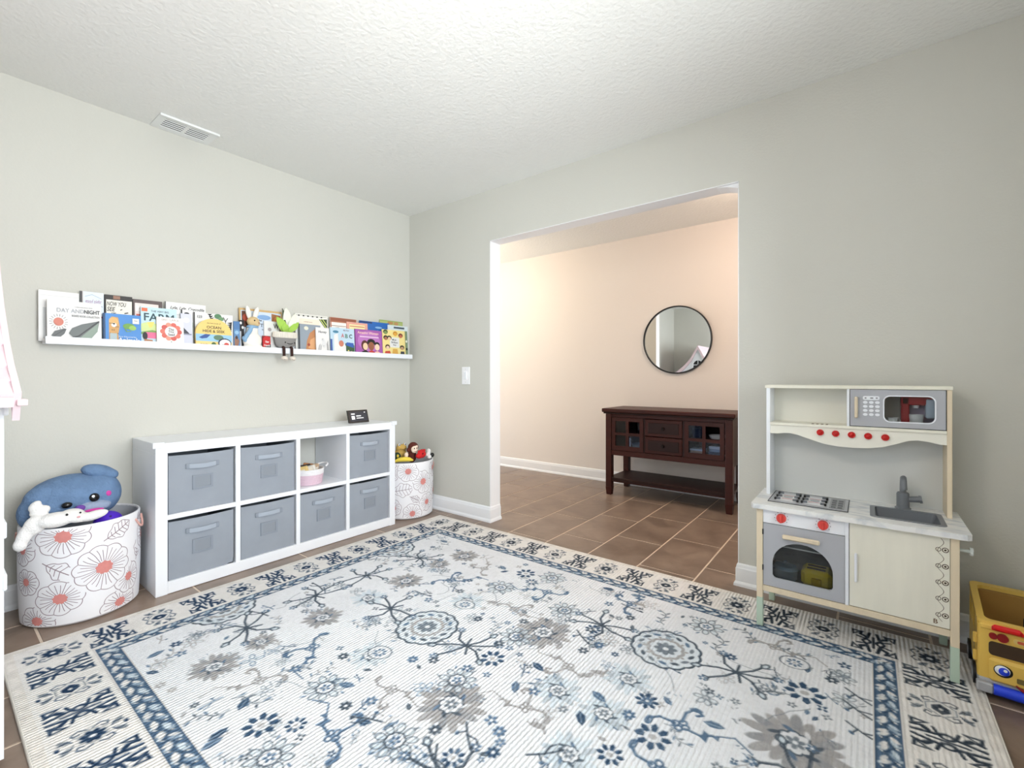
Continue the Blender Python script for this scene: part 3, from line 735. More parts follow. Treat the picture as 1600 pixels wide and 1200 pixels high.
# ---- rope basket of small toys in the open cube
ROPEP = mat('pink_cotton_rope', (226, 200, 214), .9, bump=(180, .5, .002)); ROPEW = mat('white_cotton_rope', (242, 241, 243), .9, bump=(180, .5, .002))
t = thing('rope_basket', 'small pink and white cotton rope basket in the open cube', 'basket', (.26, -1.05, .387))
def rope_wall(z0, z1, r0, r1, n, m, nm):
    mb = MB()
    for i in range(n):
        f = (i+.5)/n; z = z0+(z1-z0)*f; r = r0+(r1-r0)*f
        mb.tube([(.26+r*1.0*math.cos(q), -1.05+r*.86*math.sin(q), z) for q in [2*PI*k/40 for k in range(40)]], (z1-z0)/n*.56, m, 6, True)
    mb.build(nm, t, True, ang=80)
rope_wall(.389, .450, .098, .108, 8, ROPEP, 'pink_coils'); rope_wall(.450, .484, .108, .112, 4, ROPEW, 'white_coils')
MB().lathe([(0, .001), (.10, .001), (.10, .006), (0, .006)], ROPEP, (.26, -1.05, .387), 40, 1, .86).build('base', t)
MB().tube([(.26+.03*math.cos(q)*.0+.05*math.cos(q), -1.05+.100+.034*math.sin(q) if True else 0, .486+.012*math.sin(q)) for q in [PI*k/10 for k in range(11)]], .0055, ROPEW, 8).build('handle', t, True)
toyc = [((206, 60, 56), 'red'), ((236, 208, 140), 'butter yellow'), ((34, 34, 38), 'black'), ((240, 236, 226), 'ivory'), ((176, 120, 70), 'brown'), ((214, 184, 150), 'tan'), ((250, 248, 240), 'white')]
pos = [(.21, -1.08, .1), (.295, -1.09, .8), (.25, -1.05, 1.6), (.30, -1.04, .75), (.215, -1.02, 1.1), (.28, -1.01, 2.2), (.245, -1.10, .1)]
for (c, nm), (x, y, a) in zip(toyc, pos):
    o = MB().box(-.036, .036, -.013, .013, 0, .058, mat('toy_'+nm.replace(' ', '_'), c, .45), .004).box(-.022, .022, -.0138, .0138, .016, .042, mat('toy_face', (246, 240, 228), .5), .001).build('toy_block', world=False)
    o.location = (x, y, .444); o.rotation_euler = (.25*math.sin(a*3), .3*math.cos(a*5), a)
    tag(o, '%s toy block lying in the rope basket' % nm, 'toy', 'blocks in the rope basket')

# ---- smart display
t = thing('smart_display', 'small black tabletop screen on the right end of the cube shelf', 'display', (.2, -.652, .741))
def slab(x0, x1, y0, y1, m, nm):
    MB().add([(x0, y0, .7415), (x0, y1, .7415), (x0-.027, y1, .828), (x0-.027, y0, .828), (x1, y0, .7415), (x1, y1, .7415), (x1-.027, y1, .828), (x1-.027, y0, .828)],
             [(0, 1, 2, 3), (4, 7, 6, 5), (0, 4, 5, 1), (1, 5, 6, 2), (2, 6, 7, 3), (3, 7, 4, 0)], m).build(nm, t)
slab(.245, .228, -.731, -.573, BLACK, 'housing')
MB().add([(.23, -.70, .7415), (.23, -.604, .7415), (.15, -.62, .7415), (.15, -.684, .7415), (.205, -.70, .815), (.205, -.604, .815)], [(0, 1, 5, 4), (1, 2, 5), (2, 3, 4, 5), (3, 0, 4), (0, 3, 2, 1)], BLACK).build('speaker_base', t)
def scr(u, v, o=.0012):           # u 0..1 along y, v 0..1 up the tilted face
    x = .245-.027*v; return (x+o, -.731+.158*u, .741+.087*v)
def scrq(nm, u0, u1, v0, v1, m, o, par): return MB().add([scr(u0, v0, o), scr(u1, v0, o), scr(u1, v1, o), scr(u0, v1, o)], [(0, 1, 2, 3)], m).build(nm, par)
s = scrq('screen', .06, .94, .12, .90, mat('screen_glow', (44, 48, 56), .15, emit=.6), .0012, t)
gr = mat('screen_white', (226, 226, 228), .4, emit=.5)
for u0, u1, v0, v1, nm in ((.14, .32, .66, .76, 'screen_clock'), (.14, .30, .28, .56, 'screen_picture'), (.38, .62, .50, .58, 'screen_text'), (.38, .74, .34, .40, 'screen_text'), (.80, .86, .78, .84, 'screen_icon')):
    scrq(nm, u0, u1, v0, v1, gr, .0018, s)


# ================================================================== BOOK LEDGE AND BOOKS
t = thing('book_ledge', 'long white picture ledge full of picture books on the left wall', 'shelf', (.05, -1.13, 1.217))
LY0, LY1 = -2.212, -.051
box('base_board', .0005, .100, LY0, LY1, 1.219, 1.232, WHITE, t, .001)
box('back_board', .0005, .012, LY0-.014, LY1, 1.232, 1.290, WHITE, t, .001)
box('front_lip', .088, .101, LY0, LY1, 1.217, 1.252, WHITE, t, .0015)
ZB = 1.2325
PAGES = mat('paper_block', (238, 234, 224), .8)
def art_mesh(parent, w, h, art, x0, name='cover_art'):
    """flat print: every primitive lies a hair above the one before it; u 0..1 left to right, v 0..1 upwards"""
    mb = MB(); x = x0; dx = .00018
    fn = lambda u, v: (x, -w/2+w*u, h*v)
    for a in art:
        k = a[0]; m = pm(a[-1])
        if k == 'r': _, u0, v0, u1, v1, _c = a; mb.add([fn(u0, v0), fn(u1, v0), fn(u1, v1), fn(u0, v1)], [(0, 1, 2, 3)], m)
        elif k == 'e':
            _, u, v, ru, rv, _c = a; n = 18
            mb.add([fn(u+ru*math.cos(2*PI*i/n), v+rv*math.sin(2*PI*i/n)) for i in range(n)], [list(range(n))], m)
        elif k == 'p': mb.add([fn(u, v) for u, v in a[1]], [list(range(len(a[1])))], m)
        elif k == 'l':                 # stroke through points, width in metres
            P = a[1]; wd = a[2]/2
            for (ua, va), (ub, vb) in zip(P[:-1], P[1:]):
                A = Vector((w*ua, h*va)); B = Vector((w*ub, h*vb)); d = (B-A).normalized(); q = Vector((-d.y, d.x))*wd
                mb.add([(x, -w/2+p.x, p.y) for p in (A-q, B-q, B+q, A+q)], [(0, 1, 2, 3)], m)
        elif k == 't':                 # text, centre u v, letter height in cover heights, width limit
            _, s, u, v, hh, wl, sh, _c = a
            V, F = text(s, 1.0, 'CENTER', sh)
            xs = [p[0] for p in V]; ys = [p[1] for p in V]; tw = max(xs)-min(xs); th = max(ys)-min(ys); xc = (max(xs)+min(xs))/2; yc = (max(ys)+min(ys))/2
            sy = hh*h/th; sx = min(sy, wl*w/tw) if wl > 0 else -wl*w/tw
            mb.add([(x, -w/2+w*u+(p[0]-xc)*sx, h*v+(p[1]-yc)*sy) for p in V], F, m)
        x += dx
    return mb.build(name, parent, world=False)
def book(label, key, th, cover, art, tilt=3.5, spine=None, ztop=None, shape=None, edge=None):
    x, y0, y1, zt = BOOKS[key]; w = y1-y0; h = (zt-ZB)/math.cos(math.radians(tilt)); yc = (y0+y1)/2
    xb = x+.5*h*math.sin(math.radians(tilt))                    # base a little in front, the top leans to the wall
    xb = max(xb, th+.014+h*math.sin(math.radians(tilt))*.0); xb = min(xb, .0865)
    t = thing('book', label, 'book', (xb, yc, ZB)); t.rotation_euler = (0, -math.radians(tilt), 0)
    t['group'] = 'picture books on the white ledge'
    c = pm(cover); sp = pm(spine or cover)
    if shape is None:
        mb = MB(); mb.box(-.0014, 0, -w/2, w/2, 0, h, c, .0004); mb.box(-th, -th+.0014, -w/2, w/2, 0, h, c, .0004); mb.box(-th+.0014, -.0014, -w/2, -w/2+.0016, 0, h, sp)
        mb.build('cover', t, world=False)
        box('pages', -th+.0016, -.0016, -w/2+.0018, w/2-.003, .002, h-.003, PAGES, t, world=False)
    else:
        MB().plate([(-w/2+w*u, h*v) for u, v in shape], [], lambda u, v, q: (q, u, v), -.0014, 0, c).plate([(-w/2+w*u, h*v) for u, v in shape], [], lambda u, v, q: (q, u, v), -th, -th+.0014, c).build('cover', t, world=False)
        MB().plate([(-w/2+w*(.02+.96*u), h*(.01+.97*v)) for u, v in shape], [], lambda u, v, q: (q, u, v), -th+.0016, -.0016, PAGES).build('pages', t, world=False)
    if art: art_mesh(t, w, h, art, .0003)
    return t
BOOKS = {
 'white_wide': (.030, -2.227, -2.086, 1.474), 'pale_sketch': (.033, -2.084, -1.994, 1.488), 'now_you': (.036, -1.991, -1.880, 1.484), 'brown_frame': (.030, -1.876, -1.748, 1.477),
 'lyle': (.033, -1.737, -1.539, 1.482), 'white_strip': (.045, -1.666, -1.610, 1.445), 'leafy': (.050, -1.606, -1.401, 1.437), 'blue_narrow': (.060, -1.400, -1.366, 1.403),
 'dark_narrow': (.050, -1.363, -1.338, 1.415), 'gold': (.030, -1.356, -1.094, 1.494), 'white_w': (.045, -1.216, -1.118, 1.425), 'moss': (.035, -1.007, -.773, 1.498),
 'kiwi': (.055, -.995, -.838, 1.427), 'honey': (.075, -.883, -.783, 1.411), 'brown_top': (.030, -.750, -.530, 1.501), 'lined': (.045, -.754, -.628, 1.463), 'abc': (.070, -.772, -.578, 1.422),
 'pinkframe': (.045, -.624, -.444, 1.477), 'bluebook': (.032, -.505, -.232, 1.499), 'purple': (.070, -.570, -.330, 1.427), 'green_top': (.018, -.315, -.085, 1.526), 'bluewhite': (.050, -.256, -.056, 1.487),
 'yellow': (.070, -.326, -.080, 1.445), 'daynight': (.075, -2.204, -2.012, 1.427), 'animals': (.075, -2.004, -1.853, 1.385), 'farm': (.060, -1.850, -1.690, 1.438), 'seed': (.080, -1.787, -1.664, 1.389),
 'lavender': (.060, -1.671, -1.618, 1.421), 'ocean': (.080, -1.607, -1.420, 1.404), 'red': (.075, -1.237, -1.190, 1.326)}
K = (28, 28, 30); W_ = (234, 233, 231); G = (120, 122, 124); GN = (96, 128, 78)
def flower(u, v, r, asp, c, n=10, cc=None, rp=.32):
    A = []
    for i in range(n):
        q = 2*PI*i/n; A.append(('e', u+r*math.cos(q), v+r*asp*math.sin(q), r*rp, r*rp*asp, c[i % len(c)]))
    if cc: A.append(('e', u, v, r*.78, r*.78*asp, cc))
    return A
# back row, left to right
book('tall white book standing behind the leaf-and-sun book at the ledge end', 'white_wide', .012, W_, [('r', .02, .90, .98, .905, (206, 206, 206)), ('t', 'board books', .70, .80, .035, .5, 0, (150, 150, 152)), ('r', .30, .70, .95, .71, (190, 190, 192)), ('r', .1, .05, .5, .66, (206, 208, 208)), ('e', .42, .45, .03, .025, K), ('e', .42, .28, .03, .025, K), ('e', .42, .12, .03, .025, K)], 2.5)  # grey block in the art paints the shaded lower cover
book('pale blue sketch-cover book with dark spine behind the ledge end', 'pale_sketch', .012, (222, 230, 238), [('r', 0, 0, .10, 1, (60, 58, 60)), ('r', .10, 0, .14, 1, (200, 196, 196)), ('t', 'good night', .55, .80, .12, .7, .3, (176, 150, 178)), ('t', 'dream', .52, .66, .10, .6, .3, (112, 128, 158)), ('r', .2, .5, .95, .53, (196, 120, 130)), ('l', [(.2, .9), (.5, .95), (.9, .88)], .002, (150, 176, 200)), ('l', [(.3, .74), (.6, .78), (.95, .72)], .002, (130, 120, 140))], 2.5)
book('cream book lettered in black hand script with dark top strip', 'now_you', .012, (40, 36, 36), [('r', .05, .0, .98, .90, (240, 234, 222)), ('r', .30, .92, .55, .99, (150, 110, 90)), ('t', 'NOW YOU', .42, .82, .09, .7, .25, K), ('t', 'SEE', .22, .71, .09, .3, .25, K), ('t', 'IT', .30, .60, .08, .2, .25, K), ('l', [(.55, .70), (.62, .72)], .004, K), ('l', [(.70, .64), (.84, .66)], .005, K), ('r', .45, .46, .65, .53, (206, 108, 96)), ('t', 'surprise pages', .5, .495, .03, .8, 0, (160, 90, 80))], 2.5, (30, 28, 30))
book('picture book with dark brown frame and blush cover behind the farm book', 'brown_frame', .012, (92, 78, 76), [('r', .06, 0, .86, .92, (240, 222, 216)), ('r', .08, .74, .82, .86, (246, 240, 236)), ('t', 'a little story', .45, .80, .05, .62, 0, (196, 120, 110)), ('r', .10, .60, .40, .68, (206, 96, 84))], 2.5)
book('white book titled in black italics at the back of the ledge', 'lyle', .012, W_, [('t', 'Lyle, Lyle, Crocodile', .54, .87, .085, .84, .35, K), ('r', .1, .72, .55, .73, (180, 186, 190)), ('r', 0, 0, .02, 1, (60, 60, 62)), ('e', .55, .4, .28, .2, (150, 176, 130)), ('e', .66, .52, .08, .06, (120, 150, 104))], 2.5)
book('narrow white book end with black dots beside the lavender book', 'white_strip', .008, (236, 236, 240), [('r', 0, 0, .12, 1, K), ('e', .5, .9, .22, .03, K), ('e', .8, .82, .12, .025, (90, 90, 96)), ('e', .4, .7, .2, .03, (180, 184, 196))], 3)
leafart = [('r', 0, 0, .03, 1, (44, 40, 40))]
for q in range(9): leafart += [('p', [(.34+.03*q, .98-.06*q), (.46+.02*q, .99-.05*q), (.40+.02*q, .92-.06*q)], K), ('p', [(.98-.01*q, .80-.055*q), (.84-.01*q, .76-.055*q), (.96, .73-.055*q)], K)]
for q in range(5): leafart += [('p', [(.05+.03*q, .58-.02*q), (.18+.02*q, .64), (.14+.03*q, .52-.02*q)], (60, 60, 62))]
leafart += [('e', .60, .93, .09, .07, (84, 130, 92)), ('e', .68, .86, .07, .06, (110, 152, 110)), ('t', '123', .14, .88, .07, .12, 0, G), ('l', [(.74, .92), (.80, .80), (.86, .90)], .003, K), ('l', [(.80, .80), (.80, .74)], .003, K)]
book('white book with black zebra-striped leaves behind the round-topped ocean book', 'leafy', .010, W_, leafart, 3)
book('narrow visible strip of a blue storybook left of the plush rabbit', 'blue_narrow', .008, (96, 140, 186), [('r', 0, .72, 1, 1, (80, 124, 176)), ('e', .5, .6, .35, .07, (150, 190, 220)), ('p', [(.1, 0), (.6, .05), (.9, .3), (.4, .5), (.1, .4)], (150, 110, 90)), ('e', .45, .42, .2, .06, (60, 50, 50))], 3)
book('narrow black and white spotted book left of the plush rabbit', 'dark_narrow', .008, K, [('e', .3, .9, .25, .05, W_), ('e', .7, .75, .25, .05, W_), ('r', 0, 0, .35, .62, (200, 200, 202))], 3)
book('gold-framed storybook with blue sky cover behind the plush rabbit', 'gold', .012, (206, 172, 116), [('r', .03, 0, .97, .95, (206, 220, 236)), ('r', .05, .55, .26, .93, (96, 58, 42)), ('e', .15, .78, .08, .09, (176, 76, 54)), ('p', [(.74, .5), (.74, .93), (.96, .90), (.96, .42)], (160, 104, 62)), ('e', .86, .76, .07, .1, (206, 128, 70)), ('e', .56, .82, .16, .06, (130, 168, 214)), ('t', 'the', .46, .74, .05, .2, .2, K), ('t', 'Three', .60, .62, .08, .3, 0, (60, 66, 76)), ('r', .50, .5, .72, .53, (150, 160, 176))], 2.5)
book('white book with large black letter behind the plush rabbit and flowerpot', 'white_w', .010, W_, [('t', 'W', .78, .84, .16, .36, 0, K), ('t', 'at', .62, .60, .10, .3, .2, (70, 70, 74)), ('e', .35, .72, .12, .06, (170, 160, 160)), ('e', .28, .35, .18, .12, (206, 214, 206))], 3)
book('white book with bamboo stripes on its corner right of the plush flowerpot', 'moss', .010, (238, 236, 230), [('r', .02, .95, .98, .985, (214, 214, 206))]+[('r', .08+.14*q, .94, .13+.14*q, .97, K) for q in range(6)]+[('p', [(.72, .90), (.98, .92), (.98, .60)], (60, 78, 48)), ('l', [(.76, .90), (.97, .66)], .006, (206, 220, 120)), ('l', [(.84, .91), (.97, .76)], .006, (206, 220, 120)), ('r', .12, .72, .74, .88, (246, 232, 214)), ('t', 'a forest story', .38, .80, .04, .4, .2, (160, 120, 90)), ('t', 'NOSI', .38, .60, .12, .5, 0, K)], 2.5)
book('grey book with a large tan bird beside the plush flowerpot', 'kiwi', .010, (148, 160, 172), [('r', 0, 0, .05, 1, (60, 62, 68)), ('e', .34, .86, .10, .07, (226, 224, 206)), ('p', [(.30, .06), (.36, .42), (.50, .70), (.72, .84), (.98, .80), (.98, .02)], (196, 136, 90)), ('p', [(.42, .16), (.52, .46), (.80, .60), (.95, .3), (.7, .12)], (222, 168, 120)), ('e', .44, .28, .06, .05, (160, 70, 50))], 3)
book('small white book with pencil drawing and short script title', 'honey', .008, W_, [('t', 'Honey', .5, .82, .12, .62, .15, (60, 60, 64)), ('e', .58, .36, .16, .16, (226, 226, 226)), ('e', .50, .52, .10, .07, (216, 216, 216)), ('e', .47, .54, .02, .015, K), ('e', .55, .28, .02, .015, K)]+[('l', [(.12+.05*q, .08), (.2+.05*q, .3+.03*(q % 3))], .0015, (130, 130, 134)) for q in range(5)]+[('l', [(.92-.04*q, .1), (.86-.03*q, .5-.04*q)], .0015, (120, 120, 124)) for q in range(4)], 4)
book('brown-topped picture book behind the alphabet book', 'brown_top', .010, (206, 176, 160), [('r', .01, .84, .98, .99, (150, 88, 66)), ('r', .03, .86, .96, .90, (176, 116, 90))], 2.5)
book('white book with brown lines peeking above the alphabet book', 'lined', .008, (244, 238, 232), [('r', .05, .88, .98, .90, (150, 128, 116)), ('l', [(.1, .82), (.5, .84), (.95, .76)], .003, (110, 96, 90)), ('r', 0, 0, .06, 1, (196, 120, 96))], 3)
book('light blue alphabet board book with white llama', 'abc', .012, (190, 216, 232), [('r', .0, .0, .07, .55, (52, 84, 160)), ('e', .22, .84, .12, .05, (70, 130, 160)), ('t', 'My First', .66, .91, .07, .5, 0, (120, 80, 110)), ('t', 'A', .50, .71, .16, .13, 0, (206, 96, 92)), ('t', 'B', .66, .70, .16, .13, 0, (64, 120, 92)), ('t', 'C', .84, .70, .16, .13, 0, K), ('p', [(.56, 0), (.60, .42), (.78, .46), (.98, .36), (.98, 0)], (56, 92, 62)), ('p', [(.62, .34), (.66, .46), (.95, .44), (.95, .26)], (52, 96, 176)), ('p', [(.12, 0), (.14, .72), (.30, .78), (.32, .42), (.56, .40), (.62, .3), (.62, 0)], W_), ('e', .43, .40, .10, .12, (206, 128, 104)), ('p', [(.33, 0), (.33, .10), (.47, .10), (.47, 0)], (60, 120, 80)), ('e', .72, .14, .03, .025, (240, 220, 120)), ('e', .84, .10, .03, .025, (230, 150, 150))], 4)
book('pink-framed yellow book behind the purple book', 'pinkframe', .010, (230, 170, 152), [('r', .12, .0, .86, .93, (244, 234, 176)), ('r', .14, .86, .84, .89, (206, 130, 110)), ('t', 'happy days', .5, .78, .05, .6, 0, (110, 120, 70))], 3)
book('bright blue book standing behind the purple book', 'bluebook', .010, (40, 104, 184), [('r', 0, .94, .4, .99, (30, 60, 110)), ('e', .62, .84, .12, .03, (140, 184, 226)), ('l', [(.52, .74), (.60, .62)], .004, W_), ('l', [(.58, .75), (.66, .63)], .004, W_)], 1.5)
facet = [('r', 0, .0, 1, 1, (164, 92, 170)), ('e', .5, .55, .42, .40, (186, 120, 190)), ('t', 'Amazing Women', .47, .86, .13, .80, .1, (246, 206, 190)), ('r', .16, .70, .86, .735, (240, 214, 232)),
 ('e', .33, .38, .13, .20, (86, 40, 36)), ('e', .35, .34, .09, .14, (240, 206, 170)), ('e', .57, .52, .15, .13, K), ('e', .57, .36, .11, .17, (150, 92, 66)), ('e', .79, .44, .10, .10, K), ('e', .79, .33, .09, .13, (244, 214, 184)),
 ('p', [(.18, 0), (.22, .14), (.36, .20), (.46, .12), (.48, 0)], K), ('p', [(.44, 0), (.48, .16), (.58, .2), (.68, .14), (.70, 0)], (196, 60, 50)), ('p', [(.66, 0), (.70, .14), (.80, .18), (.92, .10), (.94, 0)], (240, 190, 170))]
book('purple book with three drawn faces and a pale title', 'purple', .012, (150, 78, 158), facet, 4)
book('green-topped book at the right end back of the ledge', 'green_top', .005, (176, 190, 120), [('e', .45, .94, .12, .05, (190, 140, 90)), ('e', .70, .93, .10, .05, (196, 150, 100)), ('r', .02, .97, .98, .99, (150, 168, 96))], 1)
book('pale blue book behind the yellow faces book', 'bluewhite', .010, (216, 226, 230), [('r', .28, .90, .82, .96, (70, 84, 100)), ('r', .10, .82, .6, .84, (150, 168, 180)), ('e', .93, .5, .05, .1, (96, 120, 130)), ('e', .88, .3, .06, .08, (110, 140, 120))], 3)
ya = [('r', .28, .34, .66, .72, W_), ('t', 'Most', .46, .63, .07, .24, 0, (70, 70, 74)), ('t', 'Brilliant', .47, .53, .07, .34, 0, (70, 70, 74)), ('t', 'Boys', .47, .43, .07, .24, 0, (70, 70, 74))]
for u, v, s, h in ((.12, .88, (130, 150, 90), (60, 80, 50)), (.12, .66, (176, 120, 90), K), (.26, .66, (236, 200, 160), K), (.72, .78, (196, 110, 80), (110, 50, 40)), (.18, .32, (240, 206, 180), (70, 40, 36)), (.76, .32, (200, 160, 120), K), (.50, .84, (230, 170, 70), (206, 140, 50))):
    ya += [('e', u, v+.03, .09, .085, h), ('e', u, v, .065, .065, s)]
ya += [('p', [(.04, 0), (.08, .18), (.26, .2), (.32, 0)], (206, 80, 60)), ('p', [(.34, 0), (.38, .28), (.56, .28), (.60, 0)], (220, 170, 80)), ('p', [(.66, 0), (.70, .20), (.84, .2), (.86, 0)], (70, 74, 80)), ('r', .90, 0, 1, 1, (120, 140, 110)), ('e', .95, .3, .04, .05, K), ('e', .95, .6, .04, .05, (226, 226, 210))]
book('yellow book covered in little faces at the right end of the ledge', 'yellow', .012, (244, 224, 150), ya, 4)
# front row
sunrays = []
for q in range(18):
    a = 2*PI*q/18; sunrays.append(('l', [(.20+.115*math.cos(a), .47+.13*math.sin(a)), (.20+.17*math.cos(a), .47+.19*math.sin(a))], .0016, (90, 90, 92)))
book('wide white book with a red sun and large grey leaves at the left end', 'daynight', .014, W_, sunrays+[('e', .20, .47, .09, .10, (206, 122, 104)), ('t', 'DAY AND', .42, .76, .10, .5, 0, (176, 178, 184)), ('t', 'NIGHT', .82, .76, .10, .30, 0, (40, 40, 44)), ('t', 'BOARD BOOK COLLECTION', .70, .64, .05, .52, 0, (120, 120, 124)), ('t', 'a celebrated picture book', .66, .86, .03, .44, 0, (120, 120, 124)),
 ('p', [(.07, .13), (.13, .24), (.30, .31), (.34, .30), (.30, .18), (.20, .07), (.12, .06)], (96, 100, 102)), ('l', [(.04, .02), (.12, .12), (.32, .30)], .002, (60, 60, 62)),
 ('p', [(.38, .20), (.44, .33), (.62, .44), (.96, .55), (.92, .30), (.80, .10), (.66, .02), (.50, .06)], (108, 114, 114)), ('p', [(.60, .12), (.94, .50), (.92, .28), (.80, .10), (.68, .03)], (140, 156, 144)), ('l', [(.26, .02), (.56, .14), (.95, .54)], .006, (64, 66, 68))], 4)
book('blue animal book with a spotted big cat and a frog', 'animals', .014, (74, 138, 206), [('r', 0, 0, .05, 1, (40, 70, 110)), ('p', [(.14, .06), (.14, .80), (.22, .90), (.38, .88), (.42, .60), (.38, .30), (.40, .06)], (206, 158, 96)), ('e', .26, .74, .12, .14, (222, 178, 112)), ('e', .27, .62, .07, .07, (246, 240, 228)), ('e', .27, .66, .03, .025, K)]+[('e', .17+.05*(q % 5), .12+.11*(q//2), .014, .016, (84, 54, 30)) for q in range(12)]+[('r', .16, .06, .34, .34, (170, 186, 190)), ('e', .66, .60, .16, .10, (110, 160, 70)), ('e', .76, .55, .10, .08, (150, 190, 90)), ('l', [(.54, .55), (.60, .42), (.72, .44)], .004, (120, 160, 80)), ('r', .76, .70, .94, .88, W_), ('t', 'flaps', .85, .80, .05, .13, 0, G), ('t', 'First Discoveries', .62, .24, .05, .5, 0, (200, 220, 240)), ('t', 'Animals', .66, .13, .15, .58, 0, W_)], 4)
book('pale blue farm book with large dark letters and orange tag', 'farm', .012, (196, 222, 232), [('r', .02, .88, .18, .97, (222, 110, 70)), ('t', 'THE VERY BIG', .52, .90, .05, .5, 0, (70, 90, 104)), ('t', 'FARM', .50, .74, .20, .84, 0, (44, 74, 84)), ('e', .22, .46, .28, .14, (206, 220, 150)), ('p', [(.0, .34), (.3, .40), (.55, .36), (.55, .30), (0, .28)], (120, 160, 84)), ('p', [(.16, .60), (.36, .62), (.30, .48), (.22, .46)], (236, 214, 110)), ('r', .12, .18, .42, .34, (226, 110, 150)), ('e', .1, .24, .07, .1, K), ('p', [(.06, 0), (.08, .16), (.30, .14), (.34, 0)], (176, 120, 80))], 4)
seed = [('t', 'ERIC CARLE', .5, .91, .07, .76, 0, (176, 166, 164))]+flower(.52, .50, .30, .80, [(206, 92, 84), (220, 120, 104), (214, 104, 92), (228, 150, 130)], 10, W_, .36)+[('t', 'The', .52, .58, .09, .2, 0, (60, 56, 58)), ('t', 'Tiny', .52, .49, .09, .22, 0, (60, 56, 58)), ('t', 'Seed', .52, .40, .09, .24, 0, (60, 56, 58)), ('l', [(.52, .16), (.52, 0)], .004, (80, 90, 60)), ('p', [(.52, .02), (.70, .07), (.95, .02), (.7, -.0)], (96, 110, 110))]
book('small cream book with a ring of red petals around its title', 'seed', .010, (246, 242, 236), seed, 4)
book('lavender book with a dark triangle between petal book and ocean book', 'lavender', .010, (214, 216, 234), [('p', [(.05, .36), (.1, .62), (.9, .36)], (70, 74, 84)), ('r', .05, .36, .95, .40, (150, 154, 170)), ('e', .5, .8, .3, .08, (230, 232, 242))], 4)
arch = [(0, 0), (1, 0), (1, .50)]+[(.5+.5*math.cos(PI*q/14), .50+.5*math.sin(PI*q/14)) for q in range(1, 14)]+[(0, .50)]
oc = [('p', [(.03, .40), (.97, .40), (.97, .50)]+[(.5+.47*math.cos(PI*q/12), .50+.47*math.sin(PI*q/12)) for q in range(1, 12)]+[(.03, .5)], (238, 206, 124)), ('t', 'the best book of', .5, .84, .045, .4, 0, (120, 100, 60)), ('t', 'OCEAN', .50, .70, .095, .40, 0, (66, 58, 40)), ('t', 'HIDE & SEEK', .50, .57, .095, .62, 0, (66, 58, 40)), ('r', .0, .22, 1, .46, (150, 196, 226)), ('p', [(.08, .34), (.26, .46), (.40, .45), (.30, .33), (.16, .30)], (50, 84, 150)), ('e', .62, .36, .14, .09, (96, 128, 104)), ('r', 0, 0, .5, .22, (240, 212, 140)), ('t', 'lift the flap', .22, .12, .05, .3, .2, (140, 110, 60)), ('e', .79, .18, .19, .17, (44, 58, 84)), ('e', .80, .17, .16, .14, (236, 240, 240)), ('e', .84, .14, .07, .06, (206, 84, 76)), ('e', .74, .08, .06, .05, (70, 100, 70)), ('e', .48, .10, .07, .10, (86, 110, 60))]
book('round-topped yellow ocean board book in the front row', 'ocean', .014, (236, 206, 128), oc, 4, shape=arch)
book('small red and black book between the plush rabbit and flowerpot', 'red', .010, (196, 30, 36), [('p', [(0, 0), (0, .18), (1, .45), (1, 0)], K), ('t', 'New', .55, .60, .16, .5, .2, W_), ('t', 'Friends', .5, .35, .14, .8, .2, W_), ('p', [(0, .8), (.4, 1), (1, .9), (1, 1), (0, 1)], (120, 20, 24))], 5)

# ---- plush toys on the ledge
FURW = mat('ivory_plush', (240, 236, 228), .95, bump=(300, .6, .002)); FURT = mat('tan_plush', (214, 188, 142), .95, bump=(300, .6, .002)); VEST = mat('pale_blue_felt', (140, 176, 208), .9)
BLK = mat('black_bead', (12, 12, 14), .25)
t = thing('plush_rabbit', 'ivory plush rabbit with a pale blue scarf sitting on the ledge', 'plush toy', (.07, -1.297, ZB))
x = .066; yc = -1.297
blob('body', t, [((x, yc, 1.290), (.030, .056, .055)), ((x, yc, 1.345), (.025, .034, .05)), ((x+.012, yc+.028, 1.252), (.024, .028, .018)), ((x+.012, yc-.028, 1.252), (.024, .028, .018))], FURW, .004)
blob('head', t, [((x+.004, yc+.004, 1.408), (.028, .037, .032)), ((x+.018, yc+.016, 1.398), (.02, .022, .018))], FURT, .004)
for s, rx in ((-1, -.25), (1, .35)):
    o = blob('ear', t, [((x-.002, yc+s*.018+.004*s, 1.462), (.010, .016, .046), Matrix.Rotation(-rx*.8, 3, 'X'))], FURW, .004); 
MB().ell((x+.030, yc+.001, 1.414), (.004, .0045, .005), BLK).build('eye', t, True); MB().ell((x+.035, yc+.024, 1.400), (.004, .005, .004), mat('rabbit_nose', (150, 96, 84), .6)).build('nose', t, True)
blob('scarf', t, [((x+.004, yc, 1.377), (.027, .036, .012)), ((x+.022, yc-.022, 1.352), (.011, .013, .034), Matrix.Rotation(-.35, 3, 'X')), ((x+.024, yc-.042, 1.318), (.011, .013, .034), Matrix.Rotation(-.45, 3, 'X')), ((x+.016, yc-.052, 1.296), (.011, .013, .02), Matrix.Rotation(.5, 3, 'X'))], VEST, .0035)

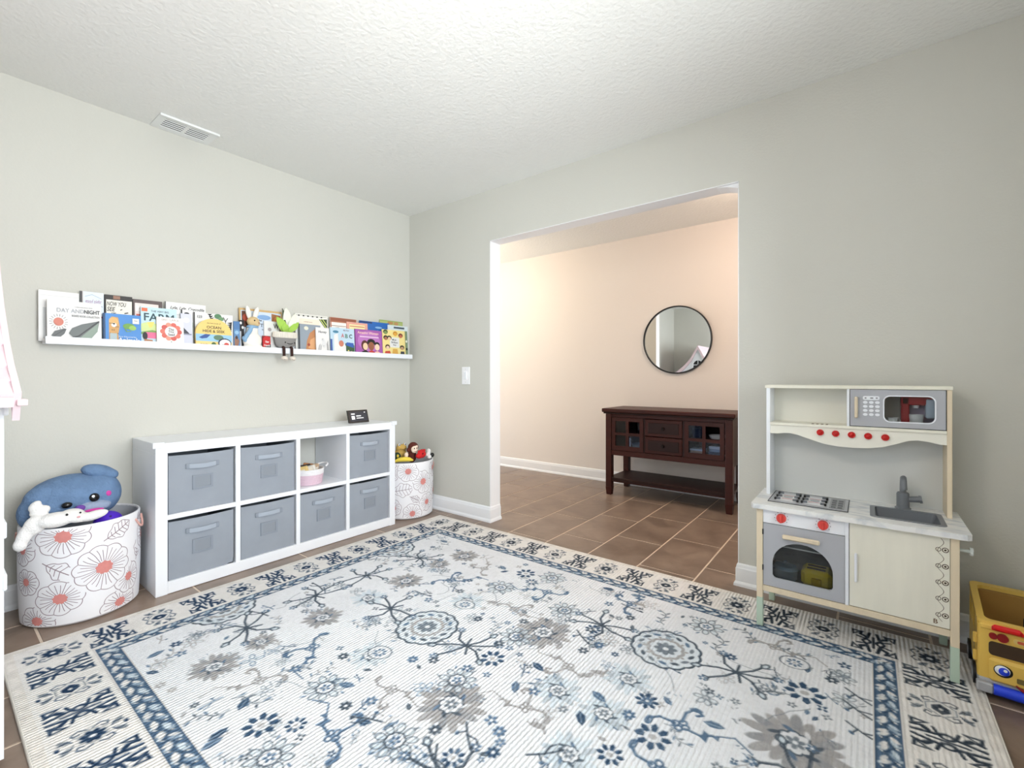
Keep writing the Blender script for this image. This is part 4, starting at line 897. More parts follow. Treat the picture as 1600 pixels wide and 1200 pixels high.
POTG = mat('grey_plush', (140, 138, 136), .95, bump=(260, .6, .002)); POTC = mat('ribbed_cream_plush', (226, 220, 208), .95, bump=(260, .6, .002)); SOIL = mat('brown_plush', (84, 58, 48), .95); LEAF = mat('green_plush', (164, 204, 88), .9, bump=(200, .5, .002)); LEAF2 = mat('pale_leaf_plush', (236, 238, 222), .9); LEGB = mat('dark_brown_cord', (56, 32, 28), .9); SHOE = mat('cream_felt', (222, 212, 200), .95)
t = thing('plush_flowerpot', 'grey plush flowerpot with green leaves and dangling legs on the ledge', 'plush toy', (.075, -1.100, 1.24)); x = .0725; yc = -1.1
x = .080
MB().lathe([(0, 1.254), (.045, 1.256), (.062, 1.272), (.070, 1.31), (.073, 1.325), (0, 1.326)], POTG, (x, yc, 0), 32, .36, 1).build('pot', t, True)
mb = MB().lathe([(.070, 1.318), (.078, 1.322), (.079, 1.345), (.076, 1.357), (.062, 1.356), (.060, 1.345)], POTC, (x, yc, 0), 48, .38, 1)
for i in range(36):
    q = 2*PI*i/36; mb.tube([(x+.079*.38*math.cos(q), yc+.079*math.sin(q), 1.323), (x+.077*.38*math.cos(q), yc+.077*math.sin(q), 1.354)], .0022, POTC, 5)
mb.build('rim', t, True)
MB().lathe([(0, 1.358), (.04, 1.356), (.064, 1.348)], SOIL, (x, yc, 0), 24, .36, 1).build('soil', t, True)
MB().tube([(x+.024, yc+.003, 1.285), (x+.0255, yc+.012, 1.281), (x+.0245, yc+.026, 1.280), (x+.021, yc+.04, 1.286)], .0018, BLK, 6).build('mouth', t, True)
for a in (-.010, .054): MB().ell((x+.025-.004*(a > 0)*2, yc+a, 1.290), (.003, .004, .004), BLK).build('eye', t, True)
for s in (-1, 1):
    ly = yc+.003+s*.0255; lg = MB().tube([(.100, ly, 1.258), (.112, ly, 1.252), (.1135, ly, 1.23), (.1135, ly, 1.196)], .009, LEGB, 10).build('leg', t, True)
    o = blob('foot', t, [((.118, ly, 1.186), (.024, .020, .015)), ((.124, ly+.002, 1.180), (.02, .017, .011))], SHOE, .003); MB().tube([(.136, ly-.012, 1.178), (.1415, ly, 1.176), (.137, ly+.013, 1.178)], .0014, BLK, 5).build('toe_stitch', t, True)
def leafm(nm, base, tip, wd, m, fold=.35, bend=.02):
    b0 = Vector(base); b1 = Vector(tip); d = b1-b0; n = 9; vs = []; fs = []
    side = d.cross(Vector((1, 0, 0))).normalized(); out = Vector((1, 0, 0))
    for i in range(n):
        u = i/(n-1); wv = wd*math.sin(PI*min(1, u*.93+.07))**.8; c = b0+d*u+out*bend*math.sin(PI*u)
        vs += [c-side*wv+out*(.004-fold*wv*.4), c+out*.007, c+side*wv+out*(.004-fold*wv*.4), c-out*.005]
    for i in range(n-1):
        for j in range(4): fs.append((i*4+j, i*4+(j+1) % 4, i*4+4+(j+1) % 4, i*4+4+j))
    fs += [(0, 1, 2, 3), (n*4-4, n*4-1, n*4-2, n*4-3)]
    return MB().add(vs, fs, m).build(nm, t, True)
leafm('leaf', (x, yc, 1.355), (x+.01, yc-.062, 1.452), .028, LEAF); leafm('leaf', (x, yc+.01, 1.355), (x+.01, yc+.085, 1.430), .02, LEAF); leafm('leaf', (x+.01, yc+.0, 1.355), (x+.018, yc-.03, 1.415), .024, LEAF)
leafm('leaf', (x-.008, yc+.006, 1.39), (x, yc+.004, 1.520), .026, LEAF2, .2); leafm('leaf', (x, yc+.02, 1.37), (x+.004, yc+.062, 1.485), .022, LEAF2, .2)
leafm('leaf', (x-.012, yc+.0, 1.37), (x-.006, yc-.016, 1.512), .014, mat('dark_green_plush', (70, 84, 60), .9), .2)

# ================================================================== FABRIC HAMPERS WITH TOYS
CANVAS = mat('white_canvas', (240, 239, 242), .85, bump=(500, .3, .0006)); PRINT = mat('taupe_print', (150, 130, 138), .8); CORAL = mat('coral_print', (212, 136, 130), .85, noise=(60, .12)); LINING = mat('grey_lining', (190, 192, 198), .9)
def hamper(cx, cy, label, flowers, leaves, seed, r=.207, h=.418):
    t = thing('fabric_hamper', label, 'hamper', (cx, cy, 0), group='round floral hampers')
    rs = random.Random(seed)
    def rad(z): return r-.006*(1-z/h)-.004*math.sin(PI*z/h)*-1
    prof = [(0, .002), (rad(0)-.012, .002), (rad(0)-.002, .010)]+[(rad(h*i/12), h*i/12+.012*(i == 0)) for i in range(0, 13)]+[(r-.002, h+.004), (r-.007, h+.004), (r-.010, h-.004)]
    MB().lathe(prof, CANVAS, (cx, cy, 0), 72).build('body', t, True)
    MB().lathe([(r-.0095, h-.002), (r-.012, .25), (r-.014, .012), (0, .010)], LINING, (cx, cy, 0), 48).build('lining', t, True)
    def pt(s, z, o=.0006):
        a = s/r; R = rad(max(0, min(h, z)))+o; return (cx+R*math.cos(a), cy+R*math.sin(a), z)
    lines = []
    def stroke(P, wd=.0028):
        # split where the curve leaves the fabric
        seg = []
        for p in P:
            if .014 < p[1] < h-.003: seg.append(p)
            else:
                if len(seg) > 1: lines.append((seg, wd))
                seg = []
        if len(seg) > 1: lines.append((seg, wd))
    occ = []
    def free(p, skip):
        for (fs, fz, R, sq, i) in occ:
            if i != skip and i < skip and math.hypot(p[0]-fs, (p[1]-fz)/sq) < R*1.02: return False
        return True
    def put(P, skip, wd=.0028):
        seg = []
        for p in P:
            if free(p, skip): seg.append(p)
            else:
                if len(seg) > 1: stroke(seg, wd)
                seg = []
        if len(seg) > 1: stroke(seg, wd)
    for i, (ang, z, R, sq) in enumerate(flowers):
        s0 = math.radians(ang)*r; occ.append((s0, z, R, sq, i))
    cents = []
    for i, (ang, z, R, sq) in enumerate(flowers):
        s0 = math.radians(ang)*r; n = max(7, int(R*90)); ph = rs.random()*6
        rr = [R*rs.uniform(.86, 1.04) for _ in range(n)]
        def edge(q):
            k = q/(2*PI)*n; a = int(k) % n; f = k-int(k); base = rr[a]*(1-f)+rr[(a+1) % n]*f
            return base*(.90+.10*abs(math.sin(PI*k)))
        P = [(s0+edge(q)*math.cos(q+ph), z+sq*edge(q)*math.sin(q+ph)) for q in [2*PI*j/(n*8) for j in range(n*8+1)]]
        put(P, i)
        for j in range(n):                                  # petal divisions and fine veins
            q = 2*PI*j/n
            for dq, f0, f1 in ((0, .24, 1.0), (.30*2*PI/n*1.0, .30, .80), (.66*2*PI/n, .30, .84)):
                e0, e1 = edge(q+dq)*f0, edge(q+dq)*f1*.985
                w = rs.uniform(-.05, .05)
                put([(s0+(e0+(e1-e0)*u)*math.cos(q+dq+ph+w*math.sin(PI*u)), z+sq*(e0+(e1-e0)*u)*math.sin(q+dq+ph+w*math.sin(PI*u))) for u in [k/6 for k in range(7)]], i, .0024)
        cents.append((s0, z, R*.27, sq, i))
    for (ang, z, L, W, rot) in leaves:
        s0 = math.radians(ang)*r; c, q = math.cos(rot), math.sin(rot)
        f = lambda a, b: (s0+a*c-b*q, z+a*q+b*c)
        up = [f(L*(u-.5), W*math.sin(PI*u)**.8*(1+.12*math.sin(u*18))) for u in [k/24 for k in range(25)]]; dn = [f(L*(u-.5), -W*math.sin(PI*u)**.8*(1+.12*math.sin(u*18))) for u in [k/24 for k in range(25)]]
        put(up, 99); put(dn, 99); put([f(L*(u-.65), .0) for u in [k/10 for k in range(12)]], 99, .0036)
        for k in range(1, 6):
            u = k/6.5; wv = W*math.sin(PI*u)**.8
            put([f(L*(u-.5)-.0, 0), f(L*(u-.5)+wv*.35, wv*.85)], 99); put([f(L*(u-.5), 0), f(L*(u-.5)+wv*.35, -wv*.85)], 99)
    vs = []; fs = []
    for seg, wd in lines:
        b = len(vs)
        for k, (s, z) in enumerate(seg):
            p0 = seg[max(0, k-1)]; p1 = seg[min(len(seg)-1, k+1)]; dx, dz = p1[0]-p0[0], p1[1]-p0[1]; L = math.hypot(dx, dz) or 1
            nx, nz = -dz/L*wd/2, dx/L*wd/2
            vs += [pt(s-nx, z-nz), pt(s+nx, z+nz)]
            if k: a = b+2*k; fs.append((a-2, a, a+1, a-1))
    o = MB().add(vs, fs, PRINT).build('floral_print', t); o['kind'] = 'stuff'
    for (s0, z, R, sq, i) in cents:
        if z < .02 or z > h-.005: continue
        P = []
        for j in range(28):
            q = 2*PI*j/28; e = R*(1+.10*math.sin(q*9)); P.append((s0+e*math.cos(q), max(.014, min(h-.003, z+sq*e*math.sin(q)))))
        rings = [[pt(s0+(p[0]-s0)*f, z+(p[1]-z)*f, .0009) for p in P] for f in (1, .6, .25)]
        vs2 = [p for rg in rings for p in rg]+[pt(s0, z, .0009)]; n = 28
        fs2 = [(a*n+j, a*n+(j+1) % n, (a+1)*n+(j+1) % n, (a+1)*n+j) for a in (0, 1) for j in range(n)]+[(2*n+j, 2*n+(j+1) % n, 3*n) for j in range(n)]
        MB().add(vs2, fs2, CORAL).build('flower_centre', t)
    for a in (1.15, 1.15+PI):                                # side loop handles
        P = []
        for k in range(11):
            u = k/10; aa = a+(u-.5)*.5; R = r+.003+.007*math.sin(PI*u); P.append((cx+R*math.cos(aa), cy+R*math.sin(aa), h-.03-.045*math.sin(PI*u)))
        MB().tube(P, .0045, mat('salmon_strap', (226, 176, 166), .85), 8).build('handle', t, True)
    return t
hamper(.222, -2.104, 'white floral fabric hamper of plush toys left of the cube shelf',
       [(-26.5, .385, .105, .85), (10.5, .221, .112, .9), (39.2, .139, .066, 1.1), (-29.4, .124, .092, .85), (28.4, .039, .085, .8), (-72, .333, .07, 1.0), (-53.3, .036, .085, .8), (-66, .20, .06, 1.0), (75, .30, .08, 1)],
       [(-28, .237, .12, .035, -.6), (27, .37, .11, .035, .5), (57, .26, .10, .03, 1.3), (66, .40, .07, .02, .4)], 1)
hamper(.230, -.222, 'white floral fabric hamper in the corner right of the cube shelf',
       [(-35.5, .362, .085, .95), (-2.8, .275, .090, 1.0), (-26.7, .045, .080, 1.0), (8, .114, .075, 1.0), (-68, .355, .07, 1), (-66, .09, .07, 1), (34, .36, .07, 1), (42, .18, .08, 1)],
       [(-46, .225, .15, .05, .15), (-20, .15, .08, .025, -.5)], 2)

# plush toys in the left hamper
PB = mat('blue_plush', (104, 132, 168), .95, noise=(22, .28), bump=(90, .9, .006)); PBM = mat('pale_blue_muzzle_plush', (150, 164, 190), .95, bump=(90, .8, .006)); WPL = mat('white_plush', (240, 238, 236), .95, bump=(160, .8, .004))
PINK = mat('magenta_felt', (206, 70, 160), .9); VIO = mat('violet_felt', (112, 70, 160), .9); PURP = mat('purple_vinyl', (74, 28, 190), .4)
t = thing('plush_dog', 'large blue plush dog with floppy ears in the left hamper', 'plush toy', (.2, -2.13, .42))
blob('body', t, [((.19, -2.135, .50), (.12, .165, .115)), ((.205, -2.20, .47), (.10, .11, .09)), ((.20, -2.05, .51), (.10, .09, .10))], PB, .009, 6)
blob('ear', t, [((.20, -2.045, .612), (.045, .068, .034), Matrix.Rotation(-.35, 3, 'X')), ((.205, -2.005, .592), (.04, .034, .026))], PB, .007, 4)
blob('ear', t, [((.225, -2.235, .525), (.06, .07, .06), Matrix.Rotation(.7, 3, 'X')), ((.23, -2.268, .470), (.05, .05, .07))], PB, .007, 4)
blob('muzzle', t, [((.278, -2.085, .470), (.052, .072, .030))], PBM, .006, 4)
def disc(nm, c, r, m, nrm, par, th=.006):
    n = Vector(nrm).normalized(); q = Vector((1, 0, 0)).rotation_difference(n).to_matrix()
    return MB().ell(c, (th, r[0], r[1]), m, q).build(nm, par, True)
e = disc('eye', (.303, -2.078, .512), (.019, .019), BLK, (.95, .25, .2), t, .012); disc('eye_glint', (.315, -2.084, .520), (.006, .006), WHITE, (.9, .2, .3), e, .003)
disc('nose', (.322, -2.172, .500), (.018, .013), BLK, (1, -.1, .3), t, .012)
disc('cheek', (.286, -2.026, .520), (.014, .016), PINK, (.8, .6, .2), t, .010); disc('cheek', (.326, -2.130, .478), (.018, .014), VIO, (.95, 0, -.1), t, .010); disc('mouth', (.338, -2.085, .462), (.034, .007), PINK, (1, 0, -.2), t, .010)
t = thing('plush_bunny', 'white plush bunny flopped over the rim of the left hamper', 'plush toy', (.36, -2.20, .42))
blob('body', t, [((.385, -2.215, .458), (.04, .062, .032)), ((.375, -2.165, .462), (.04, .045, .030)), ((.398, -2.14, .452), (.028, .045, .02)), ((.40, -2.098, .452), (.022, .052, .020), Matrix.Rotation(.18, 3, 'X')),
                 ((.372, -2.275, .448), (.028, .035, .042), Matrix.Rotation(-.5, 3, 'X')), ((.372, -2.305, .412), (.022, .024, .048), Matrix.Rotation(-.35, 3, 'X')), ((.375, -2.318, .378), (.020, .022, .026)), ((.35, -2.258, .497), (.02, .034, .022), Matrix.Rotation(.4, 3, 'X')), ((.34, -2.272, .520), (.017, .026, .017), Matrix.Rotation(.9, 3, 'X'))], WPL, .005, 3)
disc('eye', (.414, -2.185, .478), (.0045, .005), BLK, (.9, .1, .4), t, .003); disc('eye', (.408, -2.142, .476), (.004, .004), BLK, (.8, .3, .4), t, .003); disc('nose', (.424, -2.15, .462), (.006, .004), mat('pink_nose', (224, 170, 176), .7), (1, .2, .1), t, .004)
t = thing('purple_ball', 'purple vinyl toy ball at the right side of the left hamper', 'ball', (.318, -2.032, .33))
MB().ell((.318, -2.032, .385), .056, PURP).build('ball', t, True)
MB().cyl((.318+.056*.7, -2.032, .385+.056*.7), (.318+.0572*.7, -2.032, .385+.0572*.7), .005, mat('purple_dark', (46, 14, 120), .4)).build('valve', t)
# toys in the corner hamper
def plush_face(t, eyes, r=.006):
    for c in eyes: MB().ell(c, (r*.6, r*.8, r), BLK).build('eye', t, True)
MUST = mat('mustard_plush', (206, 170, 92), .95, bump=(200, .6, .002)); BRN = mat('brown_plush_fur', (92, 40, 30), .95, bump=(200, .8, .003)); SKIN = mat('cream_plush', (246, 224, 204), .9); RED = mat('red_felt', (206, 30, 34), .85); YEL = mat('yellow_felt', (240, 214, 80), .85); DGR = mat('dark_green_felt', (44, 66, 46), .9)
t = thing('plush_frog', 'mustard plush frog at the back left of the corner hamper', 'plush toy', (.19, -.24, .42))
blob('body', t, [((.20, -.255, .46), (.045, .05, .05)), ((.21, -.255, .508), (.036, .045, .03)), ((.215, -.285, .534), (.013, .013, .013)), ((.215, -.228, .534), (.013, .013, .013))], MUST, .004, 3)
for y in (-.285, -.228): e = MB().ell((.226, y-.002, .538), (.008, .010, .010), WHITE).build('eye', t, True); MB().ell((.233, y-.004, .538), (.003, .005, .005), BLK).build('pupil', e, True)
MB().tube([(.238, -.292, .508), (.248, -.262, .503), (.240, -.232, .508)], .002, mat('brown_thread', (110, 70, 30), .8), 6).build('mouth', t, True)
t = thing('plush_monkey', 'brown plush monkey with cream face in the corner hamper', 'plush toy', (.31, -.23, .42))
blob('head', t, [((.315, -.225, .520), (.040, .042, .042)), ((.310, -.268, .505), (.014, .015, .018)), ((.300, -.225, .45), (.034, .036, .05))], BRN, .004, 3)
blob('face', t, [((.338, -.232, .512), (.024, .030, .028)), ((.346, -.238, .498), (.020, .024, .016)), ((.335, -.222, .530), (.02, .024, .014))], SKIN, .0035, 3)
for d in (-.014, .010): MB().ell((.3625, -.238+d, .519), (.003, .004, .006), BLK).build('eye', t, True)
MB().tube([(.366, -.255, .499), (.370, -.240, .495), (.364, -.224, .500)], .0014, BLK, 5).build('mouth', t, True)
MB().ell((.316, -.292, .470), (.014, .016, .020), SKIN).build('hand', t, True)
t = thing('plush_crab', 'red felt toy with little points held in front of the monkey', 'plush toy', (.37, -.21, .42))
mb = [((.378, -.195, .470), (.026, .040, .030)), ((.385, -.225, .462), (.022, .03, .022))]
for k in range(5): mb.append(((.385-.004*k, -.232+.019*k, .498-.002*abs(k-2)), (.007, .007, .013)))
blob('body', t, mb, RED, .0035, 2); MB().ell((.405, -.205, .478), (.004, .005, .006), BLK).build('eye', t, True)
t = thing('plush_banana', 'yellow felt banana lying along the rim of the corner hamper', 'plush toy', (.30, -.30, .42))
MB().tube([(.275, -.375, .425), (.305, -.355, .440), (.335, -.325, .444), (.350, -.292, .440), (.355, -.262, .430)], [.008, .016, .019, .017, .007], YEL, 12).build('fruit', t, True)
MB().tube([(.268, -.380, .421), (.275, -.375, .425)], .007, mat('banana_tip', (110, 90, 40), .8), 8).build('tip', t)
t = thing('toy_mouse', 'small white plush mouse with a round black ear at the hamper rim', 'plush toy', (.40, -.15, .42))
blob('head', t, [((.375, -.125, .452), (.024, .024, .022)), ((.372, -.118, .482), (.020, .014, .022)), ((.398, -.135, .444), (.018, .018, .016))], WPL, .0035, 2)
MB().ell((.402, -.108, .455), (.014, .018, .018), BLK).build('ear', t, True); MB().ell((.400, -.140, .452), (.003, .003, .004), BLK).build('eye', t, True)
t = thing('plush_turtle', 'dark green felt turtle wedged beside the frog', 'plush toy', (.22, -.31, .42))
blob('shell', t, [((.235, -.318, .452), (.03, .032, .034))], DGR, .004, 2); MB().ell((.262, -.33, .462), (.007, .009, .012), YEL).build('patch', t, True); MB().ell((.264, -.305, .440), (.007, .009, .010), YEL).build('patch', t, True)

# ================================================================== SIDEBOARD, MIRROR
CH = mat('cherry_wood', (60, 21, 14), .42, wood=((2, 26, 26), .4), spec=.35); CHD = mat('cherry_wood_dark', (38, 13, 10), .45, wood=((2, 26, 26), .3), spec=.35); INNER = mat('cabinet_inside', (40, 18, 14), .7); KNOB = mat('dark_bronze', (34, 24, 22), .35, .6)
t = thing('sideboard', 'dark cherry wood sideboard with glazed doors in the hall', 'sideboard', (1.74, 1.48, 0))
SF = 1.265; SB = 1.70
MB().box(1.180, 2.300, 1.240, 1.712, .748, .782, CH, .006).build('top', t)
MB().box(1.194, 2.288, 1.250, 1.705, .735, .748, CHD, .003).build('top_moulding', t)
for x0 in (1.209, 2.222):
    for y0 in (SF, SB-.055):
        mb = MB(); mb.box(x0, x0+.055, y0, y0+.055, .07, .735, CH, .003); mb.add([(x0+.006, y0+.006, 0), (x0+.049, y0+.006, 0), (x0+.049, y0+.049, 0), (x0+.006, y0+.049, 0), (x0, y0, .07), (x0+.055, y0, .07), (x0+.055, y0+.055, .07), (x0, y0+.055, .07)], [(0, 3, 2, 1), (0, 1, 5, 4), (1, 2, 6, 5), (2, 3, 7, 6), (3, 0, 4, 7)], CH)
        mb.build('leg', t)
box('bottom_rail', 1.264, 2.222, SF+.006, SF+.03, .362, .408, CH, t, .002); box('top_rail', 1.264, 2.222, SF+.006, SF+.03, .706, .735, CH, t, .002)
box('cabinet_floor', 1.264, 2.222, SF+.03, SB-.02, .385, .405, INNER, t); box('cabinet_back', 1.264, 2.222, SB-.02, SB-.008, .362, .735, INNER, t)
for x0 in (1.215, 2.262): box('side_panel', x0, x0+.014, SF+.055, SB-.055, .362, .735, CHD, t)
for x0 in (1.564, 1.896): box('partition', x0, x0+.014, SF+.008, SB-.02, .405, .706, CHD, t)
box('inner_shelf', 1.264, 1.564, SF+.06, SB-.02, .553, .561, INNER, t); box('inner_shelf', 1.910, 2.222, SF+.06, SB-.02, .553, .561, INNER, t)
box('slat_shelf', 1.225, 2.262, SF+.012, SB-.012, .132, .158, CHD, t, .002)
for y0 in (SF+.02, SB-.045): box('shelf_rail', 1.264, 2.222, y0, y0+.022, .118, .132, CH, t)
PANE = glass('cabinet_glass', (.80, .86, .95))
def gdoor(x0, x1, kx):
    z0, z1 = .410, .704; st = .040; mu = .024; xm = (x0+x1)/2; zm = (z0+z1)/2+.0
    hs = []
    for a, b in ((x0+st*.8, xm-mu/2), (xm+mu/2, x1-st*.8)):
        for c, d in ((z0+st, zm-mu/2), (zm+mu/2, z1-st*.8)): hs.append([(a, c), (a, d), (b, d), (b, c)])
    d = MB().plate([(x0, z0), (x1, z0), (x1, z1), (x0, z1)], hs, lambda u, v, q: (u, q, v), SF+.003, SF+.022, CH).build('door', t)
    for h in hs: box('pane', h[0][0]-.002, h[2][0]+.002, SF+.012, SF+.015, h[0][1]-.002, h[1][1]+.002, PANE, d)
    MB().lathe([(0, .022), (.010, .020), (.013, .014), (.008, .006), (.006, 0)], KNOB, (0, 0, 0), 16).build('knob', d, True)
    k = d.children[-1]; k.rotation_euler = (PI/2, 0, 0); k.location = Vector((kx, SF+.003, .556))-Vector(t.location)
    for v in k.data.vertices: v.co = v.co+Vector(t.location)      # lathe was built at the world origin
gdoor(1.270, 1.562, 1.548); gdoor(1.912, 2.216, 1.926)
for z0, z1 in ((.412, .552), (.558, .702)):
    mb = MB(); mb.box(1.580, 1.894, SF+.003, SF+.022, z0, z1, CH, .003)
    d = mb.build('drawer', t); box('drawer_panel', 1.606, 1.868, SF-.001, SF+.004, z0+.026, z1-.026, CHD, d, .002)
    MB().cyl((1.737, SF-.001, (z0+z1)/2), (1.737, SF-.012, (z0+z1)/2), .007, KNOB).cyl((1.737, SF-.010, (z0+z1)/2), (1.737, SF-.022, (z0+z1)/2), .015, KNOB, .011).build('knob', d, True)
# things seen behind the sideboard glass
CER = mat('white_ceramic', (232, 234, 238), .25); TANB = mat('tan_card', (206, 170, 140), .7); NAVYB = mat('navy_card', (40, 56, 92), .6); STEEL = mat('steel_grey', (150, 160, 176), .3, .7)
o = recentre(MB().lathe([(0, .0), (.04, .002), (.062, .03), (.068, .062), (.064, .062), (.056, .03), (0, .008)], STEEL, (1.475, 1.40, .4055), 28).build('serving_bowl', None, True)); tag(o, 'grey serving bowl behind the left glass door of the sideboard', 'bowl')
t2 = thing('figurine', 'small white figurine behind the left glass door of the sideboard', 'figurine', (1.375, 1.42, .4055))
MB().lathe([(0, 0), (.026, 0), (.022, .012), (.010, .03), (.013, .06), (.008, .078), (0, .08)], CER, (1.375, 1.42, .4055), 18).build('body', t2, True); MB().ell((1.375, 1.42, .496), (.013, .013, .015), CER).build('head', t2, True)
o = recentre(MB().lathe([(0, 0), (.032, 0), (.034, .09), (.032, .09), (.030, .004), (0, .004)], glass('tumbler_glass', (.8, .88, .98)), (1.47, 1.42, .5615), 24).build('glass_tumbler', None, True)); tag(o, 'clear glass tumbler on the left inner shelf of the sideboard', 'glass')
t2 = thing('storage_box', 'tan box behind the right glass door of the sideboard', 'box', (1.985, 1.40, .4055))
MB().box(1.935, 2.035, 1.35, 1.45, .4055, .470, TANB, .002).build('body', t2); MB().box(1.932, 2.038, 1.347, 1.453, .458, .474, CER, .002).build('lid', t2)
for i, (m, nm, hh) in enumerate(((CER, 'white', .026), (NAVYB, 'navy', .030), (STEEL, 'grey', .022), (CER, 'ivory', .024))):
    z = .4055+sum((.026, .030, .022, .024)[:i]); tt = thing('boxed_game', '%s boxed game in the stack behind the right glass door' % nm, 'box', (2.13, 1.41, z))
    MB().box(2.085-.003*(i % 2), 2.175, 1.35, 1.47, z, z+hh*.45, m, .0015).build('base', tt); MB().box(2.083-.003*(i % 2), 2.177, 1.348, 1.472, z+hh*.4, z+hh-.0005, m, .0015).build('lid', tt)
o = recentre(MB().lathe([(0, 0), (.03, 0), (.045, .03), (.042, .075), (.025, .085), (.022, .10), (.018, .10), (.02, .08), (.036, .07), (.04, .03), (0, .006)], NAVYB, (1.97, 1.43, .5615), 24).build('vase', None, True)); tag(o, 'small dark blue vase on the right inner shelf of the sideboard', 'vase')
o = recentre(MB().lathe([(0, 0), (.05, 0), (.06, .012), (.066, .03), (.06, .03), (.05, .012), (0, .006)], CER, (2.13, 1.42, .5615), 28).build('small_dish', None, True)); tag(o, 'white dish on the right inner shelf of the sideboard', 'dish')

t = thing('round_mirror', 'round wall mirror with thin black frame above the sideboard', 'mirror', (1.697, YF, 1.10))
MC = (1.697, YF-.014, 1.412); MR = .309
MIR = mat('silvered_glass', (238, 240, 240), .01, 1.0)
def vl(prof, m, n=96):            # lathe about the y axis
    mb = MB(); mb.lathe(prof, m, (0, 0, 0), n); mb.v = [(MC[0]+v[0], YF-.002-v[2], MC[2]+v[1]) for v in mb.v]; return mb
vl([(0, .0), (MR, .0), (MR, .006), (0, .006)], DARK).build('backing', t)
vl([(0, .0125), (MR-.003, .0125), (MR-.002, .008)], MIR).build('mirror_glass', t)
vl([(MR-.006, .0), (MR-.006, .022), (MR-.004, .024), (MR+.004, .024), (MR+.006, .022), (MR+.006, .0)], BLACK).build('frame', t, True)

# ================================================================== PLAY KITCHEN
BIRCH = mat('birch_ply', (236, 233, 218), .5, wood=((30, 30, 3), .08)); PINE = mat('pine_wood', (228, 212, 184), .5, wood=((40, 40, 3), .12)); CREAMP = mat('cream_panel', (238, 236, 224), .55); GREYP = mat('grey_laminate', (178, 180, 186), .45); LGREY = mat('light_grey_panel', (218, 220, 217), .4); KREDm = mat('coral_red_plastic', (226, 74, 66), .4); RED2 = mat('red_button', (196, 22, 18), .3)
MINT = mat('mint_paint', (188, 208, 190), .5); SINKG = mat('sink_grey', (120, 124, 130), .4); FAU = mat('faucet_grey', (112, 116, 122), .35); SILV = mat('silver_foil', (190, 192, 196), .3, .3)
def marble():
    m = D.materials.new('marble_print'); m.use_nodes = True; nt = m.node_tree; N = nt.nodes; L = nt.links; p = N['Principled BSDF']; p.inputs['Roughness'].default_value = .3
    tc = N.new('ShaderNodeTexCoord'); mp = N.new('ShaderNodeMapping'); mp.inputs['Scale'].default_value = (9, 26, 9); mp.inputs['Rotation'].default_value = (0, 0, .35); L.new(tc.outputs['Object'], mp.inputs[0])
    nz = N.new('ShaderNodeTexNoise'); nz.inputs['Scale'].default_value = 1; nz.inputs['Detail'].default_value = 8; nz.inputs['Distortion'].default_value = 1.2; L.new(mp.outputs[0], nz.inputs['Vector'])
    cr = N.new('ShaderNodeValToRGB'); e = cr.color_ramp.elements; e[0].position = .36; e[0].color = (*lin((206, 210, 214)), 1); e[1].position = .5; e[1].color = (*lin((238, 238, 236)), 1)
    L.new(nz.outputs['Fac'], cr.inputs[0]); L.new(cr.outputs[0], p.inputs['Base Color']); return m
MARB = marble()
kt = thing('play_kitchen', 'wooden toy kitchen with marble top, sink, oven and microwave', 'play kitchen', (3.04, -.23, 0))
KX0, KX1, KF, KB = 2.726, 3.348, -.392, -.062
ZC0, ZC1 = .508, .528
# legs with mint-dipped feet
for x0 in (KX0, KX1-.023):
    for y0, zb in ((KF, .0118), (KB-.023, 0)):
        lg = box('leg', x0, x0+.023, y0, y0+.023, zb+.120, ZC0, PINE, kt, .0012)
        lab(box('dipped_foot', x0-.0002, x0+.0232, y0-.0002, y0+.0232, zb, zb+.120, MINT, lg, .0012), 'mint painted foot')
# carcass
box('side_panel', KX0+.003, KX0+.013, KF+.023, KB-.023, .172, ZC0, CREAMP, kt); box('side_panel', KX1-.013, KX1-.003, KF+.023, KB-.023, .172, ZC0, CREAMP, kt)
box('bottom_board', KX0+.013, KX1-.013, KF+.018, KB-.005, .180, .190, CREAMP, kt); box('back_panel', KX0+.003, KX1-.003, KB-.005, KB, .172, ZC0, CREAMP, kt)
box('bottom_rail', KX0+.023, KX1-.023, KF+.003, KF+.018, .162, .186, PINE, kt, .001)
box('centre_divider', 3.030, 3.042, KF+.003, KB-.005, .186, ZC0, WHITE, kt, .001)
# control strip with two dials
cs = box('control_panel', KX0+.024, 3.030, KF+.003, KF+.012, .450, ZC0, WHITE, kt, .001)
for cx in (2.817, 2.960):
    cz = .479; kn = MB().cyl((cx, KF+.003, cz), (cx, KF-.012, cz), .0185, KREDm, .0165, 24).build('dial', kt, True)
    MB().box(cx-.0045, cx+.0045, KF-.020, KF-.011, cz-.016, cz+.016, KREDm, .002).build('dial_grip', kn)
    for k in range(9):
        a = PI*(-.2+1.4*k/8); d = MB().add([(cx+r*math.cos(a+s), KF+.0026, cz+r*math.sin(a+s)) for r, s in ((.0225, -.05), (.0225, .05), (.0255, .05), (.0255, -.05))], [(0, 1, 2, 3)], pm((70, 70, 74))); d.build('dial_tick', kn)
